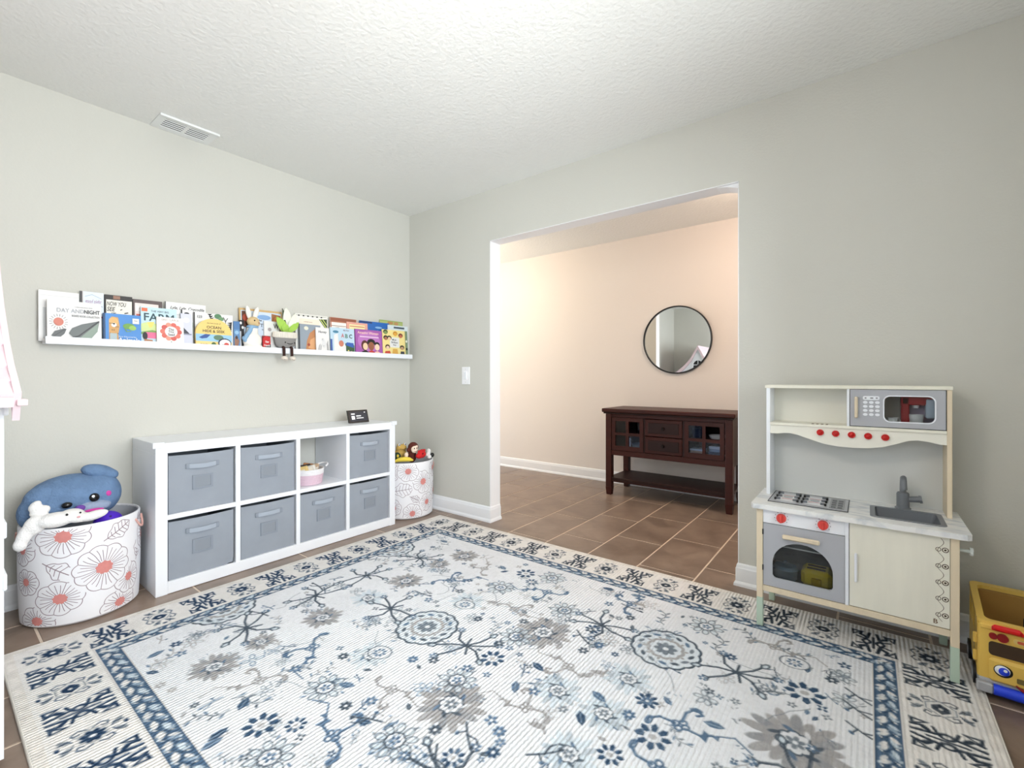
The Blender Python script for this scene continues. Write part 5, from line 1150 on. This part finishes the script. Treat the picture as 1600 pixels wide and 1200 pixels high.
# oven door with arched window
ox0, ox1, oz0, oz1 = KX0+.025, 3.029, .189, .448
wx0, wx1, wz0, wz1 = 2.785, 2.992, .226, .385
ar = [(wx0+.012, wz0), (wx1-.012, wz0), (wx1-.004, wz0+.004), (wx1, wz0+.012)]+[((wx0+wx1)/2+(wx1-wx0)/2*math.cos(PI*k/18), wz0+.062+(wz1-wz0-.062)*math.sin(PI*k/18)) for k in range(19)]+[(wx0, wz0+.012), (wx0+.004, wz0+.004)]
od = MB().plate([(ox0, oz0), (ox1, oz0), (ox1, oz1), (ox0, oz1)], [ar[::-1]], lambda u, v, q: (u, q, v), KF+.002, KF+.012, GREYP).build('oven_door', kt)
MB().plate([((u-(wx0+wx1)/2)*1.03+(wx0+wx1)/2, (v-.30)*1.03+.30) for u, v in ar], [], lambda u, v, q: (u, q, v), KF+.012, KF+.0135, glass('acrylic_pane', (.86, .88, .88))).build('window_pane', od)
MB().box(2.822, 2.950, KF-.016, KF-.006, .398, .417, PINE, .004).box(2.832, 2.846, KF-.008, KF+.003, .402, .413, PINE).box(2.926, 2.940, KF-.008, KF+.003, .402, .413, PINE).build('handle', od)
box('oven_shelf', KX0+.013, 3.030, KF+.03, KB-.01, .352, .357, mat('white_wire', (226, 226, 222), .4), kt)
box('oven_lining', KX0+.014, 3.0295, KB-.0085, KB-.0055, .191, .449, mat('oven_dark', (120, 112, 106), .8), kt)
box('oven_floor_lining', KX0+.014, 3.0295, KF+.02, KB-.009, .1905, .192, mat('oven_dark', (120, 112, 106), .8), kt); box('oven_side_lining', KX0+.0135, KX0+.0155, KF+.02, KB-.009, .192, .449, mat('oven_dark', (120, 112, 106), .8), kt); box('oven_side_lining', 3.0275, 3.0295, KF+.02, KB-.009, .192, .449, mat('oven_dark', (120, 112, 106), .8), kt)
for z in (.40, .25): box('hinge', KX0+.0215, KX0+.026, KF-.001, KF+.006, z, z+.022, BLACK, kt)
# cupboard door with branded edge pattern
cd = box('cupboard_door', 3.044, KX1-.024, KF+.002, KF+.012, .189, ZC0-.003, BIRCH, kt, .001)
MB().box(3.059, 3.068, KF-.014, KF-.006, .286, .396, WHITE, .003).box(3.060, 3.067, KF-.008, KF+.003, .296, .306, WHITE).box(3.060, 3.067, KF-.008, KF+.003, .376, .386, WHITE).build('handle', cd)
INK = pm((78, 62, 44)); yk = KF+.0016
def kring(cx, cz, r, wd, m=INK, n=20):
    vs = []; fs = []
    for k in range(n):
        a = 2*PI*k/n; vs += [(cx+r*math.cos(a), yk, cz+r*math.sin(a)), (cx+(r-wd)*math.cos(a), yk, cz+(r-wd)*math.sin(a))]
    for k in range(n): q = (k+1) % n; fs.append((2*k, 2*q, 2*q+1, 2*k+1))
    return MB().add(vs, fs, m)
xr = KX1-.026; wav = []
zz = [.5-.29*k/60 for k in range(61)]
wv = [(xr-.022+.008*math.sin((.5-z)/.057*2*PI), z) for z in zz]
vs = []; fs = []
for k, (x, z) in enumerate(wv):
    vs += [(x-.0008, yk, z), (x+.0008, yk, z)]
    if k: fs.append((2*k-2, 2*k-1, 2*k+1, 2*k))
MB().add(vs, fs, INK).build('burnt_wave_line', cd)
for k in range(5):
    z = .5-.01-.057*k-.03
    kring(xr-.028, z, .0075, .0018).build('burnt_ring', cd); kring(xr-.010, z, .009, .0026).build('burnt_ring', cd)
    MB().add([(xr-.010+.0035*math.cos(2*PI*q/12), yk, z+.0035*math.sin(2*PI*q/12)) for q in range(12)], [list(range(12))], INK).build('burnt_dot', cd)
V, F = text('B', 1.0)
cxm = sum(p[0] for p in V)/len(V); cym = sum(p[1] for p in V)/len(V)
MB().add([(3.288+(p[0]-cxm)*.022, yk, .207+(p[1]-cym)*.022) for p in V], F, pm((110, 84, 58))).build('burnt_letter', cd)
# countertop with sink cut-out
sx0, sx1, sy0, sy1 = 3.112, 3.318, -.335, -.150
cnt = [(2.706, -.395), (2.716, -.408), (3.366, -.408), (3.378, -.396), (3.378, -.062), (2.706, -.062)]
ct = MB().plate(cnt, [rrect(sx0, sx1, sy0, sy1, .014)[::-1]], lambda u, v, q: (u, v, q), ZC0, ZC1, MARB).build('countertop', kt)
sk = MB()
sk.plate(rrect(sx0-.006, sx1+.006, sy0-.006, sy1+.006, .018), [rrect(sx0+.010, sx1-.010, sy0+.010, sy1-.010, .012)[::-1]], lambda u, v, q: (u, v, q), ZC1, ZC1+.002, SINKG)
sk.build('sink_rim', kt)
P0 = rrect(sx0+.009, sx1-.009, sy0+.009, sy1-.009, .012); P1 = rrect(sx0+.022, sx1-.022, sy0+.022, sy1-.022, .014); n = len(P0)
MB().add([(u, v, ZC1+.001) for u, v in P0]+[(u, v, ZC1-.055) for u, v in P1], [(k, (k+1) % n, n+(k+1) % n, n+k) for k in range(n)]+[list(range(n, 2*n))], mat('sink_basin', (100, 104, 110), .4)).build('sink_basin', kt, True)
# hob
hx0, hx1, hy0, hy1 = 2.760, 3.036, -.330, -.110
box('hob_plate', hx0, hx1, hy0, hy1, ZC1, ZC1+.002, SILV, kt, .0006)
MB().plate([(hx0-.002, hy0-.002), (hx1+.002, hy0-.002), (hx1+.002, hy1+.002), (hx0-.002, hy1+.002)], [[(hx0+.001, hy0+.001), (hx0+.001, hy1-.001), (hx1-.001, hy1-.001), (hx1-.001, hy0+.001)]], lambda u, v, q: (u, v, q), ZC1+.0005, ZC1+.0028, pm((60, 60, 62))).build('hob_edging', kt)
for bi, bx in enumerate((hx0+.062, hx0+.160)):
    by = (hy0+hy1)/2; g = MB()
    g.box(bx-.040, bx+.040, by-.075, by+.075, ZC1+.002, ZC1+.0032, mat('hob_panel', (226, 226, 228), .3), .0006)
    bn = g.build('burner', kt)
    MB().cyl((bx, by, ZC1+.003), (bx, by, ZC1+.006), .017, SILV, n=24).build('burner_cap', bn, True)
    for k, (dx, dy) in enumerate(((-.034, -.058), (.034, -.058), (-.034, .0), (.034, .0), (-.034, .058), (.034, .058))):
        MB().box(bx+dx-.011, bx+dx+.011, by+dy-.004, by+dy+.004, ZC1+.003, ZC1+.012, FAU, .001).box(bx+dx*1.2-.004, bx+dx*1.2+.004, by+dy-.014, by+dy+.004, ZC1+.003, ZC1+.012, BLACK, .001).build('pan_support', bn)
    for dy in (-.03, .03): box('flame_line', bx-.02, bx+.02, by+dy-.0018, by+dy+.0018, ZC1+.0033, ZC1+.0038, RED2, bn)
pd = box('hob_keypad', hx1-.062, hx1-.012, hy0+.02, hy1-.02, ZC1+.002, ZC1+.0035, mat('keypad_grey', (150, 152, 156), .3), kt)
for k in range(4):
    for j in range(2): box('hob_key', hx1-.056+.022*j, hx1-.040+.022*j, hy0+.032+.04*k, hy0+.056+.04*k, ZC1+.0035, ZC1+.0045, mat('keypad_dark', (70, 72, 76), .3), pd)
# faucet
fx, fy = 3.212, -.125
MB().lathe([(0, 0), (.026, 0), (.026, .005), (.021, .008), (.0205, .060), (.018, .066), (.012, .068), (0, .069)], FAU, (fx, fy, ZC1), 24).build('faucet_body', kt, True)
P = [(fx, fy, ZC1+.066), (fx, fy, ZC1+.095), (fx, fy-.003, ZC1+.112), (fx, fy-.016, ZC1+.126), (fx, fy-.034, ZC1+.130), (fx, fy-.050, ZC1+.122), (fx, fy-.056, ZC1+.104), (fx, fy-.057, ZC1+.088)]
MB().tube(P, [.011, .0105, .010, .010, .010, .010, .0105, .0115], FAU, 14).build('spout', kt, True)
MB().cyl((fx+.014, fy, ZC1+.040), (fx+.052, fy-.004, ZC1+.046), .011, FAU, .013, 18).cyl((fx+.050, fy-.004, ZC1+.0455), (fx+.058, fy-.0045, ZC1+.047), .016, FAU, .015, 18).build('tap_lever', kt, True)
# upper unit
UF, UB = -.192, -.064
def post(x0, x1, m): return box('post', x0, x1, UF, UB, ZC1, 1.013, m, kt, .0012)
post(2.732, 2.747, WHITE); post(3.336, 3.351, PINE)
box('top_board', 2.727, 3.353, UF-.004, UB, 1.012, 1.026, BIRCH, kt, .0015)
box('upper_shelf', 2.747, 3.336, UF-.002, UB, .845, .857, BIRCH, kt, .001)
box('niche_divider', 3.030, 3.039, UF, UB, .857, 1.012, WHITE, kt, .0006)
box('niche_back', 2.747, 3.336, UB-.004, UB, .857, 1.012, CREAMP, kt)
box('backsplash', 2.747, 3.336, UB-.004, UB, ZC1, .845, LGREY, kt)
for k in range(4): box('hook_slot', 2.905+.017*k, 2.913+.017*k, UF+.004, UF+.03, .8568, .8585, pm((120, 96, 66)), kt)
apr = [(2.747, .845), (2.747, .806), (2.775, .806), (2.800, .811), (2.825, .812), (2.855, .806), (2.90, .790), (2.95, .775), (3.00, .768), (3.05, .767), (3.10, .770), (3.15, .780), (3.19, .795), (3.225, .810), (3.255, .815), (3.29, .810), (3.318, .803), (3.336, .803), (3.336, .845)]
MB().plate(apr, [], lambda u, v, q: (u, q, v), UF+.004, UF+.012, CREAMP).build('apron', kt)
for k in range(5):
    x = 2.937+.0545*k; z = .823-.0012*k; b = MB().cyl((x, UF+.004, z), (x, UF-.004, z), .0135, RED2, .0125, 20).build('button', kt, True); MB().ell((x, UF-.004, z), (.008, .004, .008), RED2, None, 14, 8).build('button_cap', b, True)
# microwave door
mx0, mx1, mz0, mz1 = 3.0415, 3.333, .860, 1.010
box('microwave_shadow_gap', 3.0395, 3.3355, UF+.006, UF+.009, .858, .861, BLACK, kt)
wnd = rrect(3.152, 3.302, .884, .984, .020)
md = MB().plate([(mx0, mz0), (mx1, mz0), (mx1, mz1), (mx0, mz1)], [wnd[::-1]], lambda u, v, q: (u, q, v), UF+.001, UF+.009, GREYP).build('microwave_door', kt)
MB().plate(rrect(3.148, 3.306, .880, .988, .023), [wnd[::-1]], lambda u, v, q: (u, q, v), UF-.0004, UF+.001, WHITE).build('window_trim', md)
MB().plate(rrect(3.150, 3.304, .882, .986, .020), [], lambda u, v, q: (u, q, v), UF+.009, UF+.0105, glass('acrylic_pane')).build('window_pane', md)
MB().plate([(mx0-.002, mz0-.0025), (mx1+.002, mz0-.0025), (mx1+.002, mz1+.0015), (mx0-.002, mz1+.0015)], [[(mx0, mz0), (mx0, mz1), (mx1, mz1), (mx1, mz0)]], lambda u, v, q: (u, q, v), UF+.001, UF+.004, BLACK).build('dark_edge', md)
MB().box(3.056, 3.067, UF-.016, UF-.006, .893, .981, PINE, .003).box(3.058, 3.065, UF-.008, UF+.002, .903, .911, PINE).box(3.058, 3.065, UF-.008, UF+.002, .963, .971, PINE).build('handle', md)
MB().plate(rrect(3.083, 3.137, .968, .984, .006), [], lambda u, v, q: (u, q, v), UF-.0012, UF+.001, WHITE).build('display', md)
for x, s in ((3.092, 1), (3.112, 1.6), (3.128, 1)): box('display_mark', x-.003*s, x+.003*s, UF-.0016, UF-.0010, .973, .979, pm((150, 150, 156)), md)
for r in range(4):
    for c in range(3):
        x = 3.091+.0195*c; z = .958-.0165*r
        MB().plate([(x+.0078*math.cos(2*PI*q/16), z+.0058*math.sin(2*PI*q/16)) for q in range(16)], [], lambda u, v, q: (u, q, v), UF-.0018, UF+.001, WHITE).build('key', md)
# towel peg on the right side
MB().cyl((KX1-.003, -.36, .462), (KX1+.035, -.36, .462), .006, mat('pale_peg', (206, 214, 210), .5), n=14).cyl((KX1+.028, -.36, .462), (KX1+.036, -.36, .462), .0135, mat('pale_peg', (206, 214, 210), .5), n=18).build('towel_peg', kt, True)
# play things inside the kitchen
YB_ = mat('yellow_plastic', (238, 206, 44), .35); GLZ = mat('smoke_plastic', (90, 108, 124), .2); WPLs = mat('white_plastic', (240, 240, 242), .35); RPL = mat('cherry_red_plastic', (176, 22, 34), .3); LIL = mat('lilac_plastic', (196, 178, 206), .35)
t = thing('toy_toaster', 'yellow toy toaster inside the play oven', 'toy', (2.93, -.26, .192))
MB().box(2.878, 2.985, -.315, -.215, .1925, .262, YB_, .014).build('body', t)
for y in (-.285, -.250): box('slot', 2.898, 2.962, y-.008, y+.008, .2605, .2632, mat('slot_brown', (96, 70, 24), .7), t)
MB().box(2.915, 2.950, -.322, -.314, .205, .235, mat('dark_yellow', (206, 170, 30), .4), .003).build('lever', t)
t = thing('toy_pot', 'smoky grey toy saucepan with lid inside the play oven', 'toy', (2.815, -.27, .192))
MB().lathe([(0, 0), (.040, 0), (.046, .008), (.047, .045), (.044, .045), (.043, .010), (0, .006)], GLZ, (2.818, -.275, .1925), 28).build('pan', t, True)
MB().lathe([(.049, .045), (.040, .058), (.012, .066), (0, .066)], mat('clear_lid', (140, 160, 176), .12), (2.818, -.275, .1925), 28).ell((2.818, -.275, .263), (.010, .010, .008), GLZ).build('lid', t, True)
t = thing('toy_kettle', 'small grey toy kettle on the shelf of the play oven', 'toy', (2.89, -.25, .357))
MB().lathe([(0, 0), (.036, 0), (.040, .012), (.034, .030), (.018, .038), (0, .040)], GLZ, (2.89, -.25, .3575), 26).build('body', t, True); MB().tube([(2.862, -.25, .385), (2.876, -.25, .402), (2.904, -.25, .402), (2.918, -.25, .385)], .004, BLACK, 8).build('handle', t, True)
t = thing('toy_coffee_maker', 'red and lilac toy coffee maker behind the microwave window', 'toy', (3.24, -.13, .858))
MB().box(3.205, 3.230, -.165, -.085, .8575, .980, RPL, .004).build('column', t); MB().box(3.205, 3.320, -.165, -.085, .950, .985, RPL, .005).build('head', t); MB().box(3.205, 3.320, -.180, -.085, .8575, .868, RPL, .003).build('base', t); MB().box(3.232, 3.318, -.110, -.087, .868, .950, LIL, .003).build('back', t); MB().box(3.278, 3.324, -.168, -.116, .900, .975, mat('water_tank', (206, 220, 240), .15), .004).build('tank', t); MB().cyl((3.250, -.14, .950), (3.250, -.14, .938), .012, WPLs, .008).build('nozzle', t)
t = thing('toy_cup', 'white toy cup under the toy coffee maker', 'toy', (3.25, -.145, .868))
MB().lathe([(0, 0), (.020, 0), (.024, .045), (.021, .045), (.018, .004), (0, .004)], WPLs, (3.250, -.152, .8685), 24).build('cup', t, True); MB().tube([(3.228, -.152, .905), (3.220, -.152, .900), (3.220, -.152, .886), (3.229, -.152, .881)], .0025, WPLs, 8).build('handle', t, True)
t = thing('toy_mug', 'short white toy mug at the left of the microwave window', 'toy', (3.175, -.14, .858))
MB().lathe([(0, 0), (.019, 0), (.020, .040), (.017, .040), (.016, .004), (0, .004)], WPLs, (3.178, -.148, .8575), 24).build('cup', t, True); MB().tube([(3.198, -.148, .890), (3.204, -.148, .886), (3.204, -.148, .873), (3.197, -.148, .869)], .0022, WPLs, 8).build('handle', t, True)

# ================================================================== TOY BUS
BUSY = mat('bus_yellow', (230, 192, 92), .4); BUSI = mat('bus_tan_inside', (176, 134, 66), .6); BGREY = mat('bus_grey', (168, 170, 174), .4); BBLUE = mat('bus_blue', (36, 70, 226), .3); BRED = mat('bus_red', (222, 22, 26), .3); DRED = mat('bus_dark_red', (140, 16, 22), .4); BRWN = mat('bus_window_dark', (62, 44, 26), .5)
bt = thing('toy_bus', 'yellow toy school bus with a smiling face beside the play kitchen', 'toy bus', (3.386, -.408, 0), math.radians(-3.5))
BW, BL = .245, .335
def bp(mb, nm, par=None, sm=False): return mb.build(nm, par or bt, sm, world=False)
bp(MB().box(.004, BW-.004, .012, BL, .036, .060, BGREY, .004), 'chassis')
# lower body: hood front and side walls
bp(MB().box(.006, BW-.006, .018, .028, .050, .238, BUSY, .004), 'front_panel')
bp(MB().box(.006, BW-.006, BL-.012, BL-.002, .050, .262, BUSY, .004), 'rear_panel')
for s, x0 in ((0, .004), (1, BW-.012)):
    hs = [[(.125+.068*k, .165), (.125+.068*k, .232), (.175+.068*k, .232), (.175+.068*k, .165)] for k in range(3)]+[[(.062, .075), (.062, .175), (.098, .175), (.098, .075)]]
    bp(MB().plate([(.030, .055), (BL-.012, .055), (BL-.012, .262), (.045, .240), (.028, .230)], hs, lambda u, v, q: (q, u, v), x0, x0+.008, BUSY), 'side_wall')
bp(MB().box(.012, BW-.012, .03, BL-.012, .060, .066, BUSI), 'bus_floor'); bp(MB().box(.012, BW-.012, .16, .18, .066, .20, BUSI, .003), 'seat_back')
# open top: one rounded rim rising slightly from the dashboard to the rear
def wf(u, v, q): return (u, .020+v+q*.1, .240+v*.085+q)
bp(MB().plate(rrect(.003, BW-.003, .0, BL-.022, .022), [rrect(.022, BW-.022, .016, BL-.046, .020)[::-1]], wf, -.004, .009, BUSY), 'top_rim')
bp(MB().box(.014, BW-.014, BL-.030, BL-.014, .066, .258, BUSI, .002), 'inner_wall')
bp(MB().box(.008, BW-.008, .014, .04, .222, .240, BUSY, .004), 'dashboard')
bp(MB().box(.118, .130, .10, .112, .066, .255, BLACK, .003), 'steering_post')
# hood bulge
bp(MB().box(.030, BW-.030, .004, .022, .058, .135, BUSY, .008), 'hood')
for x0, x1 in ((.036, .106), (.139, .209)): bp(MB().box(x0-.0, x1, .002, .018, .226, .246, BRED, .007), 'red_light')
bp(MB().box(.036, .209, .008, .020, .226, .236, BRED, .002), 'light_bar')
for cx, r in ((.040, .010), (.062, .0135), (BW-.040, .010), (BW-.062, .0135)): bp(MB().cyl((cx, .018, .205), (cx, .012, .205), r, DRED, n=20), 'warning_lamp', None, True)
bp(MB().plate(rrect(.086, BW-.086, .197, .212, .007), [], lambda u, v, q: (u, q, v), .013, .018, mat('bus_label', (224, 196, 120), .4)), 'name_plate')
bp(MB().plate(rrect(.094, BW-.094, .200, .209, .004), [], lambda u, v, q: (u, q, v), .0125, .0132, mat('bus_label_red', (200, 90, 60), .4)), 'name_print')
bp(MB().plate(rrect(.030, BW-.030, .142, .186, .010), [], lambda u, v, q: (u, q, v), .0145, .019, BRWN), 'lower_window')
for cx in (.062, BW-.062):
    e = bp(MB().ell((cx, .004, .102), (.022, .004, .020), BLACK), 'eye', None, True)
    a = bp(MB().ell((cx-.002, .0015, .104), (.018, .004, .016), WHITE), 'eye_white', e, True); b = bp(MB().ell((cx+.001, -.001, .103), (.013, .003, .013), BBLUE), 'iris', e, True); bp(MB().ell((cx+.004, -.0030, .107), (.005, .0015, .005), WHITE), 'eye_glint', e, True)
bp(MB().plate(rrect(.092, BW-.092, .076, .092, .003), [], lambda u, v, q: (u, q, v), .002, .005, mat('bus_grille', (120, 104, 60), .5)), 'grille')
P = [(.090+(BW-.180)*k/10, .003, .068-.016*math.sin(PI*k/10)) for k in range(11)]
bp(MB().tube(P, [.002+.004*math.sin(PI*k/10) for k in range(11)], DRED, 8), 'smile', None, True)
bp(MB().box(.000, .040, -.006, .020, .020, .052, BGREY, .004), 'bumper_end'); bp(MB().box(BW-.040, BW, -.006, .020, .020, .052, BGREY, .004), 'bumper_end')
bp(MB().cyl((.040, .006, .035), (BW-.040, .006, .035), .017, BBLUE, n=20), 'bumper', None, True)
for x0 in (-.004, BW-.020):
    for y in (.085, .265):
        wlm = bp(MB().cyl((x0, y, .037), (x0+.024, y, .037), .037, BLACK, n=28), 'wheel', None, True)
        bp(MB().cyl((x0-.001, y, .037), (x0+.025, y, .037), .018, BGREY, n=20), 'hub_cap', wlm, True)
for z in (.10, .16): bp(MB().box(-.006, .006, .034, .046, z, z+.035, BUSY, .003), 'door_hinge')

# ================================================================== DOLLHOUSE
DPK = mat('pink_painted_wood', (232, 208, 213), .5); DWH = mat('white_painted_wood', (238, 242, 246), .45); DGL = mat('dollhouse_dark_glass', (36, 38, 42), .2)
dt = thing('dollhouse', 'tall white dollhouse with pink shingled roof at the left edge', 'dollhouse', (.72, -2.8, 0))
y0, y1 = -3.2, -2.427; YE = -2.419; AX = .72
prof = [(.72, 1.62), (.78, 1.51), (.843, 1.396), (.95, 1.275), (1.10, 1.150), (1.20, 1.085), (1.28, 1.045), (1.35, 1.008)]
under = [(.72, 1.585), (.77, 1.49), (.833, 1.366), (.94, 1.245), (1.09, 1.117), (1.19, 1.052), (1.27, 1.014), (1.345, .982)]
for s in (1, -1):
    mx = lambda x: AX+s*(x-AX)
    pts = [(mx(a), b) for a, b in prof]+[(mx(a), b) for a, b in under[::-1]]
    rf = MB().plate(pts, [], lambda u, v, q: (u, q, v), y0-.02, YE, DPK).build('roof_slope', dt)
    # shingle rows, each a lapped board
    for k in range(len(prof)-1):
        (xa, za), (xb, zb) = prof[k], prof[k+1]; L = math.hypot(xb-xa, zb-za); nxx, nz = -(zb-za)/L*-1, (xb-xa)/L
        nx_ = (za-zb)/L; nz_ = (xb-xa)/L
        vs = []
        for y in (y0-.02, YE):
            for (x, z, o) in ((xa, za, .001), (xb, zb, .001), (xb, zb, .009), (xa, za, .003)): vs.append((mx(x+nx_*o), y, z+nz_*o))
        MB().add(vs, [(0, 1, 2, 3), (4, 7, 6, 5), (0, 4, 5, 1), (1, 5, 6, 2), (2, 6, 7, 3), (3, 7, 4, 0)], DPK).build('shingle_row', rf)
    lowp = [(a, b-.055) for a, b in prof]
    lowp[-1] = (1.31, .945)
    for yy in (YE, y0-.034):
        MB().plate([(mx(a), b+.012) for a, b in prof]+[(mx(a), b) for a, b in lowp[::-1]], [], lambda u, v, q: (u, q, v), yy, yy+.014, DPK).build('bargeboard', dt)
    MB().box(min(mx(1.30), mx(1.345)), max(mx(1.30), mx(1.345)), YE+.006, YE+.026, .985, 1.002, DPK, .002).build('roof_bracket', dt)
MB().box(AX-.012, AX+.012, y0-.03, y1+.02, 1.605, 1.632, DPK, .004).build('ridge_cap', dt)
bx0, bx1 = .20, 1.24
box('side_wall', bx0, bx0+.018, y0, y1, .03, 1.13, DWH, dt); box('side_wall', bx1-.020, bx1-.004, y0+.004, y1-.017, .022, 1.06, DWH, dt)
for z in (.0, .50, .98): box('floor_board', bx0, bx1-.021, y0+.015, y1-.017, z, z+.022, DWH, dt, .002)
box('corner_post', bx1-.05, bx1, y1-.05, y1-.0165, .022, 1.07, DWH, dt, .003); box('corner_post', bx1-.05, bx1, y0, y0+.05, .022, 1.07, DWH, dt, .003)
box('partition', .70, .718, y0+.02, y1-.02, .022, .98, DWH, dt)
box('rear_wall', bx0, bx1, y0, y0+.014, .022, .98, DPK, dt)
# front wall facing the hall side, with arched windows, and the gable
arc = lambda cx, cz, w, h: [(cx-w, cz), (cx+w, cz)]+[(cx+w*math.cos(PI*k/12), cz+h+w*math.sin(PI*k/12)) for k in range(13)]
gab = None
wall2 = [(bx0, .022), (bx1+.001, .022), (bx1+.001, 1.065)]+[(AX+(x-AX), z-.02) for x, z in under[::-1] if x < bx1-.03]+[(AX-(x-AX), z-.02) for x, z in under[1:] if x < bx1-.03]+[(bx0, 1.065)]
wins = [(AX, 1.20, .085, .09), (.44, .58, .085, .16), (1.00, .58, .085, .16), (.44, .10, .085, .16), (1.00, .10, .085, .16)]
MB().plate(wall2, [arc(*w_)[::-1] for w_ in wins], lambda u, v, q: (u, q, v), y1-.016, y1-.001, DWH).build('front_wall', dt)
for (cx, cz, ww, hh) in wins:
    f = MB().plate(arc(cx, cz-.016, ww+.022, hh+.016), [arc(cx, cz, ww-.006, hh)[::-1]], lambda u, v, q: (u, q, v), y1-.004, y1+.006, DWH).build('arched_window', dt)
    MB().plate(arc(cx, cz, ww-.002, hh), [], lambda u, v, q: (u, q, v), y1-.012, y1-.009, DGL).build('pane', f)
    box('glazing_bar', cx-.005, cx+.005, y1-.009, y1-.001, cz, cz+hh+ww, DWH, f); box('glazing_bar', cx-ww, cx+ww, y1-.009, y1-.001, cz+hh-.005, cz+hh+.005, DWH, f)
for z, d in ((.955, .022), (.62, .012), (.478, .014)): box('cornice', bx0-.01, bx1+.004, y1-.004, y1+d*.35, z, z+.045, DWH, dt, .003)

for o in list(D.objects):
    if '_o' in o: del o['_o']
